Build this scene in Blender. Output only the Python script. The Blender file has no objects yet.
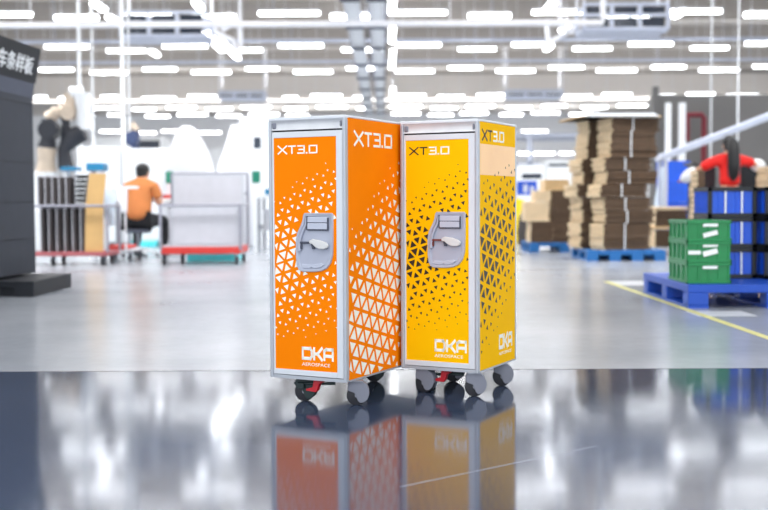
import bpy, math, random
from mathutils import Matrix, Vector
random.seed(7)
SC = bpy.context.scene
COL = SC.collection
PI = math.pi
# ------------------------------------------------------------------ camera
F = 1122.0; CH = 0.725; PITCH = 0.047; ROLL = -0.0046
camd = bpy.data.cameras.new('camera'); cam = bpy.data.objects.new('camera', camd); COL.objects.link(cam)
CM = Matrix.Translation((0, 0, CH)) @ Matrix.Rotation(PI/2-PITCH, 4, 'X') @ Matrix.Rotation(ROLL, 4, 'Z')
cam.matrix_world = CM
camd.sensor_width = 36; camd.lens = F/768*36
camd.clip_start = .05; camd.clip_end = 300
camd.dof.use_dof = True; camd.dof.focus_distance = 4.05; camd.dof.aperture_fstop = 2.5
SC.camera = cam
R3 = CM.to_3x3()
def ray(px, py): return R3 @ Vector(((px-384)/F, (255-py)/F, -1))
def G(px, py, z=0.0):                      # point of the picture on a level surface
    r = ray(px, py); t = (z-CH)/r.z
    return Vector((r.x*t, r.y*t, z))
def W(px, py, D):                          # point of the picture at distance D into the hall
    r = ray(px, py); t = D/r.y
    return Vector((r.x*t, D, CH+r.z*t))
def HY(py, z):                             # distance at which height z is seen on row py
    r = ray(384, py); return r.y*(z-CH)/r.z
# ------------------------------------------------------------------ materials
def lin(c):
    c = c/255.0
    return c/12.92 if c <= .04045 else ((c+.055)/1.055)**2.4
MATS = {}
def mat(name, rgb, rough=.5, metal=0., var=.06, scale=8., bump=0., spec=.5, coat=0., trans=0., stretch=None, alpha=1.):
    if name in MATS: return MATS[name]
    m = bpy.data.materials.new(name); m.use_nodes = True
    nt = m.node_tree; b = nt.nodes['Principled BSDF']
    c = [lin(v) for v in rgb]
    tc = nt.nodes.new('ShaderNodeTexCoord'); nz = nt.nodes.new('ShaderNodeTexNoise')
    nz.inputs['Scale'].default_value = scale; nz.inputs['Detail'].default_value = 4
    if stretch:
        mp = nt.nodes.new('ShaderNodeMapping'); mp.inputs['Scale'].default_value = stretch
        nt.links.new(tc.outputs['Object'], mp.inputs[0]); nt.links.new(mp.outputs[0], nz.inputs['Vector'])
    else: nt.links.new(tc.outputs['Object'], nz.inputs['Vector'])
    rp = nt.nodes.new('ShaderNodeValToRGB')
    rp.color_ramp.elements[0].position = .3; rp.color_ramp.elements[1].position = .7
    rp.color_ramp.elements[0].color = [max(0, v*(1-var)) for v in c]+[1]
    rp.color_ramp.elements[1].color = [min(1, v*(1+var)) for v in c]+[1]
    nt.links.new(nz.outputs['Fac'], rp.inputs[0]); nt.links.new(rp.outputs[0], b.inputs['Base Color'])
    b.inputs['Roughness'].default_value = rough; b.inputs['Metallic'].default_value = metal
    b.inputs['Specular IOR Level'].default_value = spec; b.inputs['Coat Weight'].default_value = coat
    b.inputs['Transmission Weight'].default_value = trans
    b.inputs['Alpha'].default_value = alpha
    if bump:
        bp = nt.nodes.new('ShaderNodeBump'); bp.inputs['Strength'].default_value = bump; bp.inputs['Distance'].default_value = .01
        nt.links.new(nz.outputs['Fac'], bp.inputs['Height']); nt.links.new(bp.outputs[0], b.inputs['Normal'])
    MATS[name] = m; return m
def emis(name, rgb, st):
    m = bpy.data.materials.new(name); m.use_nodes = True
    b = m.node_tree.nodes['Principled BSDF']
    b.inputs['Base Color'].default_value = (.8, .8, .8, 1)
    b.inputs['Emission Color'].default_value = [lin(v) for v in rgb]+[1]; b.inputs['Emission Strength'].default_value = st
    MATS[name] = m; return m
M = dict(
 orange=mat('orange_print', (250, 130, 0), .6, var=.02, spec=.06), yellow=mat('yellow_print', (252, 190, 0), .6, var=.02, spec=.06),
 peach=mat('peach_band', (255, 196, 128), .3, var=.05),
 white=mat('white_print', (250, 248, 238), .4, var=.01), black=mat('black_print', (38, 24, 8), .5, var=.05),
 wframe=mat('white_frame', (214, 217, 223), .35, var=.02), alu=mat('anodised_aluminium', (180, 184, 192), .42, .4, var=.04),
 dgap=mat('dark_gap', (45, 45, 50), .6), chrome=mat('brushed_rail', (205, 205, 205), .22, .9, var=.1, scale=3),
 latch=mat('latch_grey', (172, 176, 192), .45, var=.03), latchd=mat('latch_dark', (70, 74, 90), .5, var=.05),
 lever=mat('lever_white', (212, 211, 210), .35), redmetal=mat('red_shaft', (120, 55, 45), .4, .3),
 cgrey=mat('caster_grey', (122, 124, 136), .45, var=.03), tyre=mat('tyre_dark', (38, 38, 44), .5), dgreen=mat('bracket_green_black', (22, 42, 42), .4),
 cgreyl=mat('latch_flap_grey', (186, 190, 206), .45, var=.02), recess=mat('rim_recess', (214, 215, 218), .4, .2, var=.08, scale=12),
 red=mat('pedal_red', (190, 28, 42), .35), steel=mat('steel', (140, 143, 152), .35, .4), rail=mat('rack_rail', (150, 149, 160), .35, .3),
 kiosk=mat('kiosk_charcoal', (52, 56, 66), .6, var=.05, spec=.3), kioskd=mat('kiosk_black', (32, 34, 40), .55, spec=.3), kioskl=mat('kiosk_slate', (82, 86, 100), .6, spec=.3),
 wpaint=mat('white_paint', (238, 240, 242), .5, var=.02), gpaint=mat('pale_grey_paint', (192, 193, 199), .5, var=.03),
 board=mat('board_grey', (196, 194, 200), .5, var=.04), boardd=mat('board_dark', (62, 55, 55), .7, var=.1),
 redpl=mat('red_deck', (205, 52, 44), .4), redpink=mat('worn_red_deck', (170, 90, 95), .5),
 tan=mat('carton_tan', (214, 178, 128), .7, var=.08), tanl=mat('carton_fold', (226, 200, 162), .7, var=.1, scale=5), browne=mat('carton_edge', (86, 67, 51), .9, var=.5, scale=30, stretch=(1, 1, 6)),
 kraft=mat('kraft_sheet', (212, 170, 110), .65, var=.05),
 bluep=mat('pallet_blue', (24, 76, 180), .4, var=.05), bluet=mat('pallet_sky_blue', (22, 100, 165), .45, var=.05), bluec=mat('crate_blue', (18, 86, 208), .35, var=.08),
 blackr=mat('crate_black', (24, 28, 34), .5), green=mat('crate_green', (10, 128, 68), .35, var=.08), label=mat('paper_label', (240, 242, 240), .6),
 yline=mat('floor_tape_yellow', (196, 190, 112), .5, var=.1), wline=mat('floor_tape_white', (196, 198, 202), .35, var=.06),
 skin=mat('skin', (205, 150, 120), .5), hair=mat('hair_black', (18, 17, 20), .45, var=.2, scale=40), otee=mat('shirt_orange', (214, 132, 74), .8, var=.06, bump=.3),
 rtee=mat('shirt_red', (228, 26, 18), .75, var=.06, bump=.3), rpant=mat('trousers_red', (215, 32, 24), .8), bpant=mat('trousers_black', (24, 25, 30), .8), glove=mat('white_sleeve', (240, 240, 240), .7, bump=.3),
 wbag=mat('white_woven_bag', (226, 227, 232), .7, var=.03, bump=.6, scale=6), teal=mat('teal_plastic', (16, 132, 106), .4), cyan=mat('cyan_plastic', (20, 125, 170), .35), turq=mat('turquoise_plastic', (90, 235, 240), .35),
 beige=mat('robot_beige', (214, 196, 176), .5, var=.05), rblack=mat('robot_black', (48, 50, 58), .5), navy=mat('robot_navy', (58, 72, 110), .4),
 deck=mat('ceiling_deck_grey', (200, 192, 184), .8, var=.05, scale=.4), beam=mat('beam_grey', (168, 161, 154), .7, var=.05), beiget=mat('fascia_beige', (222, 214, 206), .8, var=.03, scale=.5),
 dwall=mat('dark_partition', (112, 110, 108), .7, var=.05, scale=1), fwall=mat('far_white_wall', (240, 240, 242), .7, var=.03, scale=.3),
 lampb=mat('lamp_housing', (225, 227, 232), .4), wpipe=mat('white_pipe', (240, 240, 244), .35), bluegrey=mat('blue_grey_steel', (190, 196, 212), .4, .1), dkwin=mat('dark_glass', (40, 48, 62), .15),
 redpipe=mat('red_pipe', (115, 26, 40), .4), film=mat('stretch_film', (215, 228, 240), .2, var=.1, bump=.6), fyel=mat('yellow_plastic', (240, 210, 40), .4), blues=mat('sign_blue', (40, 90, 210), .5))
M['tube'] = emis('lamp_tube', (250, 252, 255), 10)
def floor_mat():
    m = bpy.data.materials.new('sealed_concrete'); m.use_nodes = True
    nt = m.node_tree; N = nt.nodes; L = nt.links; b = N['Principled BSDF']
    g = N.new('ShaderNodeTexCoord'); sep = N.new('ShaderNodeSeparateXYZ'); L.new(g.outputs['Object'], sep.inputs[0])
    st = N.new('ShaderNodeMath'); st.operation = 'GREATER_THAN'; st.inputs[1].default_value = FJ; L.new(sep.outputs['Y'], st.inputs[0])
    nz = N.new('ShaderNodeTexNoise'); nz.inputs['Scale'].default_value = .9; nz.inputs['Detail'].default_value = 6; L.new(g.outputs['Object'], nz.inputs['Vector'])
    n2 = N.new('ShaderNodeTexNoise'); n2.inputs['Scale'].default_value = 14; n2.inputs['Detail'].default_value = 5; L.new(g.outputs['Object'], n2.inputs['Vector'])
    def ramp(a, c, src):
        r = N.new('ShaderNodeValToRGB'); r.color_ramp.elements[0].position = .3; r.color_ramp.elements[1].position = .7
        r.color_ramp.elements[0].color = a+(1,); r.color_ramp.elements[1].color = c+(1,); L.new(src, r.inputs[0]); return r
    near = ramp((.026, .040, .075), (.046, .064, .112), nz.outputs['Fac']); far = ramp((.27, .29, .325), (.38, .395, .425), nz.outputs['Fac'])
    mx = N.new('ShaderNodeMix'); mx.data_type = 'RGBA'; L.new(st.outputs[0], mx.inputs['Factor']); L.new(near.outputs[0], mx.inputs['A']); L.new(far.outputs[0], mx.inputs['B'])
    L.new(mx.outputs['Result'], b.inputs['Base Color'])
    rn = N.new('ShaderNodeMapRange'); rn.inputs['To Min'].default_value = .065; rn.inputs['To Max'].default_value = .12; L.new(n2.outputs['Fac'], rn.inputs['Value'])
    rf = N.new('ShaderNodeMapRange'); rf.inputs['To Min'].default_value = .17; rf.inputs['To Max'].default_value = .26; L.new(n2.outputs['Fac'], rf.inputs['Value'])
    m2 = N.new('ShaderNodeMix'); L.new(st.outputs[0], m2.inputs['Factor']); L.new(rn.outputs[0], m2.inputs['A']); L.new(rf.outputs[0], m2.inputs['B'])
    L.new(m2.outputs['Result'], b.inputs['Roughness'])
    bp = N.new('ShaderNodeBump'); bp.inputs['Strength'].default_value = .02; bp.inputs['Distance'].default_value = .004
    L.new(n2.outputs['Fac'], bp.inputs['Height']); L.new(bp.outputs[0], b.inputs['Normal'])
    b.inputs['Specular IOR Level'].default_value = .6; b.inputs['Specular Tint'].default_value = (.7, .83, 1, 1)
    return m
# ------------------------------------------------------------------ mesh helper
class MB:
    def __init__(s, X=None): s.v = []; s.f = []; s.m = []; s.X = X or Matrix.Identity(4)
    def add(s, vs, fs, mi=0, X=None):
        T = s.X @ X if X is not None else s.X
        o = len(s.v); s.v += [tuple(T @ Vector(v)) for v in vs]
        s.f += [tuple(i+o for i in f) for f in fs]; s.m += [mi]*len(fs); return s
    def box(s, x0, y0, z0, x1, y1, z1, mi=0, X=None):
        vs = [(x, y, z) for x in (x0, x1) for y in (y0, y1) for z in (z0, z1)]
        return s.add(vs, [(0, 1, 3, 2), (4, 6, 7, 5), (0, 4, 5, 1), (2, 3, 7, 6), (0, 2, 6, 4), (1, 5, 7, 3)], mi, X)
    def cbox(s, c, d, mi=0, rz=0, X=None):
        T = Matrix.Translation(c) @ Matrix.Rotation(rz, 4, 'Z')
        if X is not None: T = X @ T
        return s.box(-d[0]/2, -d[1]/2, -d[2]/2, d[0]/2, d[1]/2, d[2]/2, mi, T)
    def prism(s, poly, a, b, ax='y', mi=0, X=None):       # poly in the plane across ax, extruded a..b
        f = {'y': lambda p, t: (p[0], t, p[1]), 'z': lambda p, t: (p[0], p[1], t), 'x': lambda p, t: (t, p[0], p[1])}[ax]
        n = len(poly); vs = [f(p, a) for p in poly]+[f(p, b) for p in poly]
        fs = [tuple(range(n)), tuple(range(2*n-1, n-1, -1))]+[(i, i+n, (i+1) % n+n, (i+1) % n) for i in range(n)]
        return s.add(vs, fs, mi, X)
    def tube(s, pts, r, n=12, mi=0, X=None):
        pts = [Vector(p) for p in pts]; rr = r if isinstance(r, (list, tuple)) else [r]*len(pts)
        vs = []; fs = []; k = len(pts); prev = None
        for i, p in enumerate(pts):
            d = (pts[min(i+1, k-1)]-pts[max(i-1, 0)]).normalized()
            if prev is None: u = d.orthogonal().normalized()
            else: u = (prev-d*prev.dot(d)).normalized()
            prev = u; w = d.cross(u)
            vs += [tuple(p+(u*math.cos(a)+w*math.sin(a))*rr[i]) for a in [2*PI*j/n for j in range(n)]]
        for i in range(k-1):
            for j in range(n): a = i*n+j; b = i*n+(j+1) % n; fs.append((a, b, b+n, a+n))
        fs += [tuple(range(n-1, -1, -1)), tuple((k-1)*n+j for j in range(n))]
        return s.add(vs, fs, mi, X)
    def cyl(s, a, b, r, n=20, mi=0, X=None): return s.tube([a, b], r, n, mi, X)
    def ball(s, c, r, mi=0, n=14, m=9, X=None):
        r = r if isinstance(r, (list, tuple)) else (r, r, r)
        vs = [(c[0], c[1], c[2]-r[2])]; 
        for i in range(1, m):
            t = -PI/2+PI*i/m
            vs += [(c[0]+r[0]*math.cos(t)*math.cos(2*PI*j/n), c[1]+r[1]*math.cos(t)*math.sin(2*PI*j/n), c[2]+r[2]*math.sin(t)) for j in range(n)]
        vs.append((c[0], c[1], c[2]+r[2])); fs = []
        for j in range(n):
            fs.append((0, 1+(j+1) % n, 1+j)); e = 1+(m-2)*n; fs.append((e+j, e+(j+1) % n, len(vs)-1))
            for i in range(m-2): a = 1+i*n+j; b = 1+i*n+(j+1) % n; fs.append((a, b, b+n, a+n))
        return s.add(vs, fs, mi, X)
    def stroke(s, pts, w, mi=0, X=None, y=0.0, closed=False, t=.0006):   # flat lettering stroke in xz plane, facing -y
        P = [Vector((p[0], p[1])) for p in pts]
        n = len(P)
        segs = [(P[i], P[(i+1) % n]) for i in range(n if closed else n-1)]
        for a, b in segs:
            d = (b-a).normalized(); q = Vector((-d.y, d.x))*w/2; e = d*w/2
            if not closed and a == P[0]: ea = d*0
            else: ea = e
            if not closed and b == P[-1]: eb = d*0
            else: eb = e
            poly = [a-ea-q, b+eb-q, b+eb+q, a-ea+q]
            s.prism([(p.x, p.y) for p in poly], y-t, y, 'y', mi, X)
        return s
    def text(s, txt, size, mi=0, X=None, sx=1.0, t=.001, align='LEFT', bold=0.):
        c = bpy.data.curves.new('t', 'FONT'); c.body = txt; c.size = size; c.align_x = align; c.extrude = t/2; c.offset = bold
        o = bpy.data.objects.new('t', c); COL.objects.link(o); bpy.context.view_layer.update()
        me = bpy.data.meshes.new_from_object(o.evaluated_get(bpy.context.evaluated_depsgraph_get()))
        vs = [(v.co.x*sx, -v.co.z, v.co.y) for v in me.vertices]; fs = [tuple(p.vertices) for p in me.polygons]
        bpy.data.objects.remove(o); bpy.data.curves.remove(c); bpy.data.meshes.remove(me)
        return s.add(vs, fs, mi, X)
    def build(s, name, mats, parent=None, bevel=0., smooth=False, seg=2):
        me = bpy.data.meshes.new(name); me.from_pydata(s.v, [], s.f)
        for k in (mats if isinstance(mats, (list, tuple)) else [mats]): me.materials.append(M[k] if isinstance(k, str) else k)
        me.polygons.foreach_set('material_index', s.m)
        if smooth: me.polygons.foreach_set('use_smooth', [True]*len(me.polygons))
        me.update(); o = bpy.data.objects.new(name, me); COL.objects.link(o)
        if smooth: me.set_sharp_from_angle(angle=math.radians(40))
        if bevel:
            b = o.modifiers.new('bevel', 'BEVEL'); b.width = bevel; b.segments = seg; b.limit_method = 'ANGLE'; b.angle_limit = math.radians(35)
        if parent is not None: o.parent = parent
        return o
def tag(o, label=None, cat=None, group=None, kind=None):
    for k, v in (('label', label), ('category', cat), ('group', group), ('kind', kind)):
        if v: o[k] = v
    return o
def empty(name, loc, rz=0, label=None, cat=None, group=None):
    o = bpy.data.objects.new(name, None); COL.objects.link(o); o.location = loc; o.rotation_euler = (0, 0, rz)
    o.empty_display_size = .1
    return tag(o, label, cat, group)
def copy_tree(o, parent=None):
    c = o.copy(); COL.objects.link(c); c.parent = parent
    for ch in list(o.children): copy_tree(ch, c)
    return c
def struct(o): o['kind'] = 'structure'; return o
def skin(name, nodes, edges, mt, parent=None, sub=2):
    """nodes: dict key -> ((x,y,z), r); a continuous surface grown round the joints"""
    ks = list(nodes); me = bpy.data.meshes.new(name)
    me.from_pydata([nodes[k][0] for k in ks], [(ks.index(a), ks.index(b)) for a, b in edges], [])
    o = bpy.data.objects.new(name, me); COL.objects.link(o)
    sk = o.modifiers.new('skin', 'SKIN'); sk.use_smooth_shade = True; sk.branch_smoothing = .5
    if not me.skin_vertices: 
        me.attributes  # layer is created with the modifier below if missing
        bpy.context.view_layer.objects.active = o
    if not me.skin_vertices:
        import bmesh
        bm = bmesh.new(); bm.from_mesh(me); bm.verts.layers.skin.verify(); bm.to_mesh(me); bm.free()
    for i, k in enumerate(ks):
        r = nodes[k][1]; r = r if isinstance(r, tuple) else (r, r)
        me.skin_vertices[0].data[i].radius = r; me.skin_vertices[0].data[i].use_root = (i == 0)
    sb = o.modifiers.new('sub', 'SUBSURF'); sb.levels = sub; sb.render_levels = sub
    bpy.context.view_layer.update()
    m2 = bpy.data.meshes.new_from_object(o.evaluated_get(bpy.context.evaluated_depsgraph_get()))
    bpy.data.objects.remove(o); m2.name = name; m2.materials.clear(); m2.materials.append(M[mt])
    m2.polygons.foreach_set('use_smooth', [True]*len(m2.polygons))
    o = bpy.data.objects.new(name, m2); COL.objects.link(o)
    if parent is not None: o.parent = parent
    return o
# ------------------------------------------------------------------ setting
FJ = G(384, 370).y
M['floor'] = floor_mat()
fl = MB(); fl.box(-32, -6, -.1, 32, 76, 0)
struct(fl.build('floor', 'floor'))
# thin white scuff line across the near floor
a, b = G(400, 487), G(597, 446)
s = MB(); d = (b-a).normalized(); q = Vector((-d.y, d.x, 0))*.0014
s.prism([tuple((p)[:2]) for p in (a-q, b-q*.3, b+q*.3, a+q)], .0002, .0006, 'z')
tag(s.build('scuff_mark', 'gpaint'), 'long thin pale scratch line on dark floor right of the carts', 'scratch')
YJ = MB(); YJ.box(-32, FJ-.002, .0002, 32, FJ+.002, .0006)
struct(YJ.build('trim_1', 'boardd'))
ZD = 6.5
dk = MB(); dk.box(-32, -6, ZD, 32, 76, ZD+.2)
struct(dk.build('ceiling', 'deck'))
n = 2
for yy, zb, zt, mt in ((27.3, 5.9, 6.5, 'beam'), (32.5, 5.9, 6.5, 'beam'), (37.5, 5.9, 6.5, 'beam'), (43, 5.9, 6.5, 'beam'), (22, 5.9, 6.5, 'beam'), (17, 5.9, 6.5, 'beam'), (50, 5.9, 6.5, 'beam')):
    t = MB(); t.box(-32, yy, zb, 32, yy+.25, zt); struct(t.build('trim_%d' % n, mt)); n += 1
# pale fascia hanging below the deck
t = MB(); t.box(-32, 46, W(384, 101, 46).z, 32, 46.3, 5.9); struct(t.build('trim_%d' % n, 'beiget')); n += 1
t = MB(); t.box(-32, 74, 0, 32, 74.3, ZD); struct(t.build('wall_back', 'fwall'))
# dark partition on the right
x0 = W(652, 100, 22.5).x
t = MB(); t.box(x0, 22.5, 0, 16, 22.7, W(700, 95, 22.5).z)
t.box(x0, 22.44, 0, x0+.12, 22.5, 3.0)
struct(t.build('wall_right', 'dwall'))
# distant mezzanine seen between the yellow cart and the cardboard
t = MB(); xa, xb = W(440, 0, 52).x, W(600, 0, 52).x
t.box(xa, 52, W(0, 139, 52).z, xb, 56, W(0, 136, 52).z); t.box(xa, 52, W(0, 167, 52).z, xb, 52.3, W(0, 165, 52).z)
for p in (442, 530, 598): xx = W(p, 0, 52).x; t.box(xx-.12, 52, 0, xx+.12, 52.25, W(0, 139, 52).z)
struct(t.build('trim_%d' % (n+1), 'bluegrey'))
# ------------------------------------------------------------------ carts
def glyphs(mb, kind, w, X, mi, mi2=None):
    """lettering drawn as strokes in unit cells; origin lower left"""
    if mi2 is None: mi2 = mi
    st = lambda pts, m=mi, dx=0, closed=False: mb.stroke([(p[0]+dx, p[1]) for p in pts], w, m, X, closed=closed)
    if kind == 'XT3.0':
        st([(0, 0), (1.15, 1)]); st([(0, 1), (1.15, 0)])
        st([(1.3, 1-w/2), (2.25, 1-w/2)]); st([(1.775, 1-w/2), (1.775, 0)])
        st([(2.45, 1-w/2), (3.3, 1-w/2), (3.3, w/2), (2.45, w/2)], mi2); st([(2.6, .5), (3.3, .5)], mi2)
        mb.prism([(3.5, 0), (3.7, 0), (3.7, w*1.1), (3.5, w*1.1)], -.0006/1, 0, 'y', mi2, X)
        st([(3.95, w/2), (4.85, w/2), (4.85, 1-w/2), (3.95, 1-w/2)], mi2, closed=True)
    if kind == 'DKA':
        st([(w/2, w/2), (1.12, w/2), (1.3, .3), (1.3, .7), (1.12, 1-w/2), (w/2, 1-w/2)], closed=True)
        st([(1.62, 0), (1.62, 1)]); st([(1.62, .5), (2.05, .5), (2.72, 1)]); st([(2.05, .5), (2.72, 0)])
        st([(2.95, 0), (2.95, .75), (3.2, 1-w/2), (4.05, 1-w/2), (4.05, 0)]); st([(2.95, .38), (4.05, .38)])
def tri_pattern(mb, w, h, edge, rot, sfun, mi, X, hole=None, y=-.0004):
    hh = edge*math.sqrt(3)/2; n = int(1.5*max(w, h)/edge)+4
    c, s_ = math.cos(rot), math.sin(rot)
    for j in range(-2*n, 2*n):
        for i in range(-2*n, 2*n):
            bx = (i+(j % 2)*.5)*edge; bz = j*hh
            for up in (0, 1):
                P = [(bx, bz), (bx+edge, bz), (bx+edge/2, bz+hh)] if up else [(bx+edge/2, bz+hh), (bx+edge, bz), (bx+1.5*edge, bz+hh)]
                P = [(w/2+p[0]*c-p[1]*s_, h/2+p[0]*s_+p[1]*c) for p in P]
                cx = sum(p[0] for p in P)/3; cz = sum(p[1] for p in P)/3
                if not (0 < cx < w and 0 < cz < h): continue
                if hole and hole(cx, cz): continue
                s = sfun(cx/w, cz/h)
                if s < .1: continue
                k = [(cx+(p[0]-cx)*s, cz+(p[1]-cz)*s) for p in P]
                k = [(min(max(p[0], .0005), w-.0005), min(max(p[1], .0005), h-.0005)) for p in k]
                mb.add([(p[0], y, p[1]) for p in k], [(0, 1, 2)], mi, X)
CW, HT, HB = .318, 1.03, .09
def cart(loc, a, col, tri, col2, label, yellow, CD):
    root = empty('trolley_cart', loc, -a, label, 'cart', None)
    w2, d2 = CW/2, CD/2
    # carcass (side and back skins), corner posts
    b = MB(); b.box(-w2+.012, -d2+.02, HB+.004, w2-.0035, d2-.006, HT-.03); b.build('carcass', 'gpaint', root)
    for sx, sy, ww in ((-1, -1, .013), (1, -1, .012), (-1, 1, .02), (1, 1, .02)):
        p = MB(); x = sx*w2; y = sy*d2; dy = .026 if sy < 0 else .02
        p.box(min(x, x-sx*ww), min(y, y-sy*dy), HB, max(x, x-sx*ww), max(y, y-sy*dy), HT-.012)
        p.build('corner_post', 'alu', root, bevel=.003)
    # bottom and top rails
    p = MB()
    p.box(-w2+.013, -d2+.003, HB, w2-.012, -d2+.02, HB+.012); p.box(-w2, d2-.02, HB, w2, d2-.001, HB+.012)
    for sx in (-1, 1): p.box(min(sx*w2, sx*(w2-.012)), -d2+.02, HB, max(sx*w2, sx*(w2-.012)), d2-.02, HB+.007)
    p.box(-w2+.01, -d2+.01, HB+.001, w2-.01, d2-.01, HB+.006)
    p.build('bottom_rail', 'alu', root, bevel=.001)
    p = MB()
    zt = HT
    p.box(-w2, -d2, HT-.0125, w2, -d2+.03, zt); p.box(-w2, d2-.014, HT-.012, w2, d2, zt)
    p.box(-w2, -d2+.03, HT-.009, -w2+.014, d2-.014, zt); p.box(w2-.014, -d2+.03, HT-.009, w2, d2-.014, zt)
    p.box(-w2+.012, -d2+.02, HT-.03, w2-.012, d2-.012, HT-.02)
    p.build('top_rim', 'wframe', root, bevel=.003, seg=3)
    # grip rail behind the top edge: recess, rounded bar, end blocks
    p = MB(); p.prism([(-d2+.003, .984), (-d2+.02, .984), (-d2+.02, 1.018), (-d2+.002, 1.018), (-d2+.005, 1.012), (-d2+.0075, 1.002), (-d2+.006, .991)], -w2+.013, w2-.012, 'x')
    gr = p.build('grip_rail', 'recess', root, smooth=True)
    for xx, ww in ((-w2+.024, .016), (w2-.019, .008)):
        q = MB(); q.cbox((xx, -d2+.005, 1.001), (ww, .008, .022)); q.build('grip_end_block', 'cgrey', gr, bevel=.004)
    # door: white frame, printed panel
    dx0, dx1, dz0, dz1 = -w2+.0135, w2-.0135, HB+.014, .978
    dr = empty('door', (0, 0, 0)); dr.parent = root
    f = MB(); fw = .0
    px0, px1, pz0, pz1 = -w2+.021, w2-.039, HB+.034, .957
    f.box(dx0, -d2+.004, dz0, px0, -d2+.022, dz1); f.box(px1, -d2+.004, dz0, dx1, -d2+.022, dz1)
    f.box(px0, -d2+.004, dz0, px1, -d2+.022, pz0); f.box(px0, -d2+.004, pz1, px1, -d2+.022, dz1)
    f.build('door_frame', 'wframe', dr, bevel=.0012)
    g = MB(); g.box(-w2+.012, -d2+.012, HB+.006, w2-.012, -d2+.023, .986); g.build('door_gasket', 'dgap', dr)
    PW, PH = px1-px0, pz1-pz0
    X = Matrix.Translation((px0, -d2+.0058, pz0))
    f = MB(); f.box(0, 0, 0, PW, .01, PH, 0, X)
    def hole(x, z): 
        X_, Z_ = x+px0, z+pz0
        return -.04 < X_ < .112 and .482 < Z_ < .684
    def sf(u, v):
        c = .47+.17*u; top = .76+.2*u; bot = .10+.02*u
        t = (top-v)/(top-c) if v > c else (v-bot)/(c-bot)
        t = max(0, min(1, t))
        return (.70-.28*u)*t**.8+(.03 if t > 0 else 0)
    tri_pattern(f, PW, PH, .0445, .3, sf, 1, X, hole)
    Lx = Matrix.Translation((px0+.017 if not yellow else px0+.015, -d2+.0058, .899 if not yellow else .902)) @ Matrix.Diagonal((.0335, 1, .030, 1))
    glyphs(f, 'XT3.0', .16, Lx, 2 if yellow else 1, 3 if yellow else 1)
    Lx = Matrix.Translation((px0+(.1185 if yellow else .1115), -d2+.0058, .162)) @ Matrix.Diagonal((.0315, 1, .047, 1))
    glyphs(f, 'DKA', .24, Lx, 3)
    f.text('AEROSPACE', .0165, 3, Matrix.Translation((px0+(.1185 if yellow else .1115), -d2+.0056, .141)), sx=1.3, t=.0004)
    f.build('printed_panel', [col, tri, 'black', 'white'], dr)
    # latch
    y0 = -d2+.0055
    lt = empty('latch', (0, 0, 0)); lt.parent = dr
    out = [(-.010, .688), (.103, .688), (.108, .682), (.108, .60), (.106, .54), (.098, .512), (.082, .492), (.060, .482), (.030, .478), (-.020, .478), (-.036, .484), (-.044, .50), (-.047, .53), (-.047, .59), (-.042, .615), (-.028, .64), (-.018, .662), (-.014, .684)]
    inn = [(.034+(x-.034)*.85, .583+(z-.583)*.90) for x, z in out]
    m = MB(); n_ = len(out)
    vs = [(x, y0, z) for x, z in out]+[(.034+(x-.034)*.97, y0-.006, .583+(z-.583)*.98) for x, z in out]+[(x, y0-.005, z) for x, z in inn]+[(.034+(x-.034)*.96, y0-.0015, .583+(z-.583)*.97) for x, z in inn]
    fs = []
    for r in range(3): fs += [(r*n_+i, r*n_+(i+1) % n_, (r+1)*n_+(i+1) % n_, (r+1)*n_+i) for i in range(n_)]
    fs.append(tuple(3*n_+i for i in range(n_)))
    m.add(vs, fs); m.build('latch_plate', 'latch', lt, smooth=True)
    m = MB(); m.cbox((.046, y0-.004, .664), (.084, .006, .020)); m.cbox((.046, y0-.006, .641), (.08, .010, .022)); m.build('latch_flap', 'cgreyl', lt, bevel=.002)
    m = MB(); m.cbox((.046, y0-.003, .6525), (.086, .009, .0022)); m.cbox((.046, y0-.003, .628), (.084, .008, .004)); m.cbox((.088, y0-.003, .649), (.003, .012, .045)); m.cbox((.003, y0-.003, .652), (.003, .012, .05)); m.build('latch_slot', 'latchd', lt)
    m = MB(); m.tube([(.0, y0-.005, .672), (-.003, y0-.006, .645), (-.016, y0-.006, .622), (-.026, y0-.006, .598), (-.030, y0-.006, .57), (-.030, y0-.006, .553)], [.0035, .004, .0055, .006, .006, .007], 10); m.build('latch_arm', 'latch', lt, smooth=True)
    m = MB(); m.tube([(-.018, y0-.001, .66), (-.03, y0-.001, .62), (-.037, y0-.001, .59), (-.038, y0-.001, .55)], .002, 8); m.build('latch_groove', 'latchd', lt, smooth=True)
    m = MB(); m.cbox((.003, y0-.008, .583), (.056, .006, .007), 0); m.cbox((-.024, y0-.004, .572), (.010, .01, .026)); m.build('latch_shaft', 'redmetal' if yellow else 'latchd', lt, bevel=.001)
    m = MB(); m.prism([(.016, .590), (.030, .596), (.060, .592), (.085, .584), (.093, .575), (.09, .565), (.078, .560), (.055, .561), (.040, .568), (.028, .578), (.016, .580)], y0-.017, y0-.006, 'y'); m.build('latch_lever', 'lever', lt, bevel=.003)
    m = MB(); m.prism([(.020, .580), (.032, .578), (.034, .560), (.024, .560)], y0-.009, y0-.001, 'y'); m.build('lever_stop', 'latchd', lt)
    m = MB(); m.prism([(-.022, .494), (.01, .490), (.02, .496), (.03, .490), (.058, .496), (.072, .506), (.06, .510), (.02, .504), (-.02, .506)], y0-.006, y0+.001, 'y'); m.build('latch_lip', 'cgreyl', lt, bevel=.001)
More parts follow.
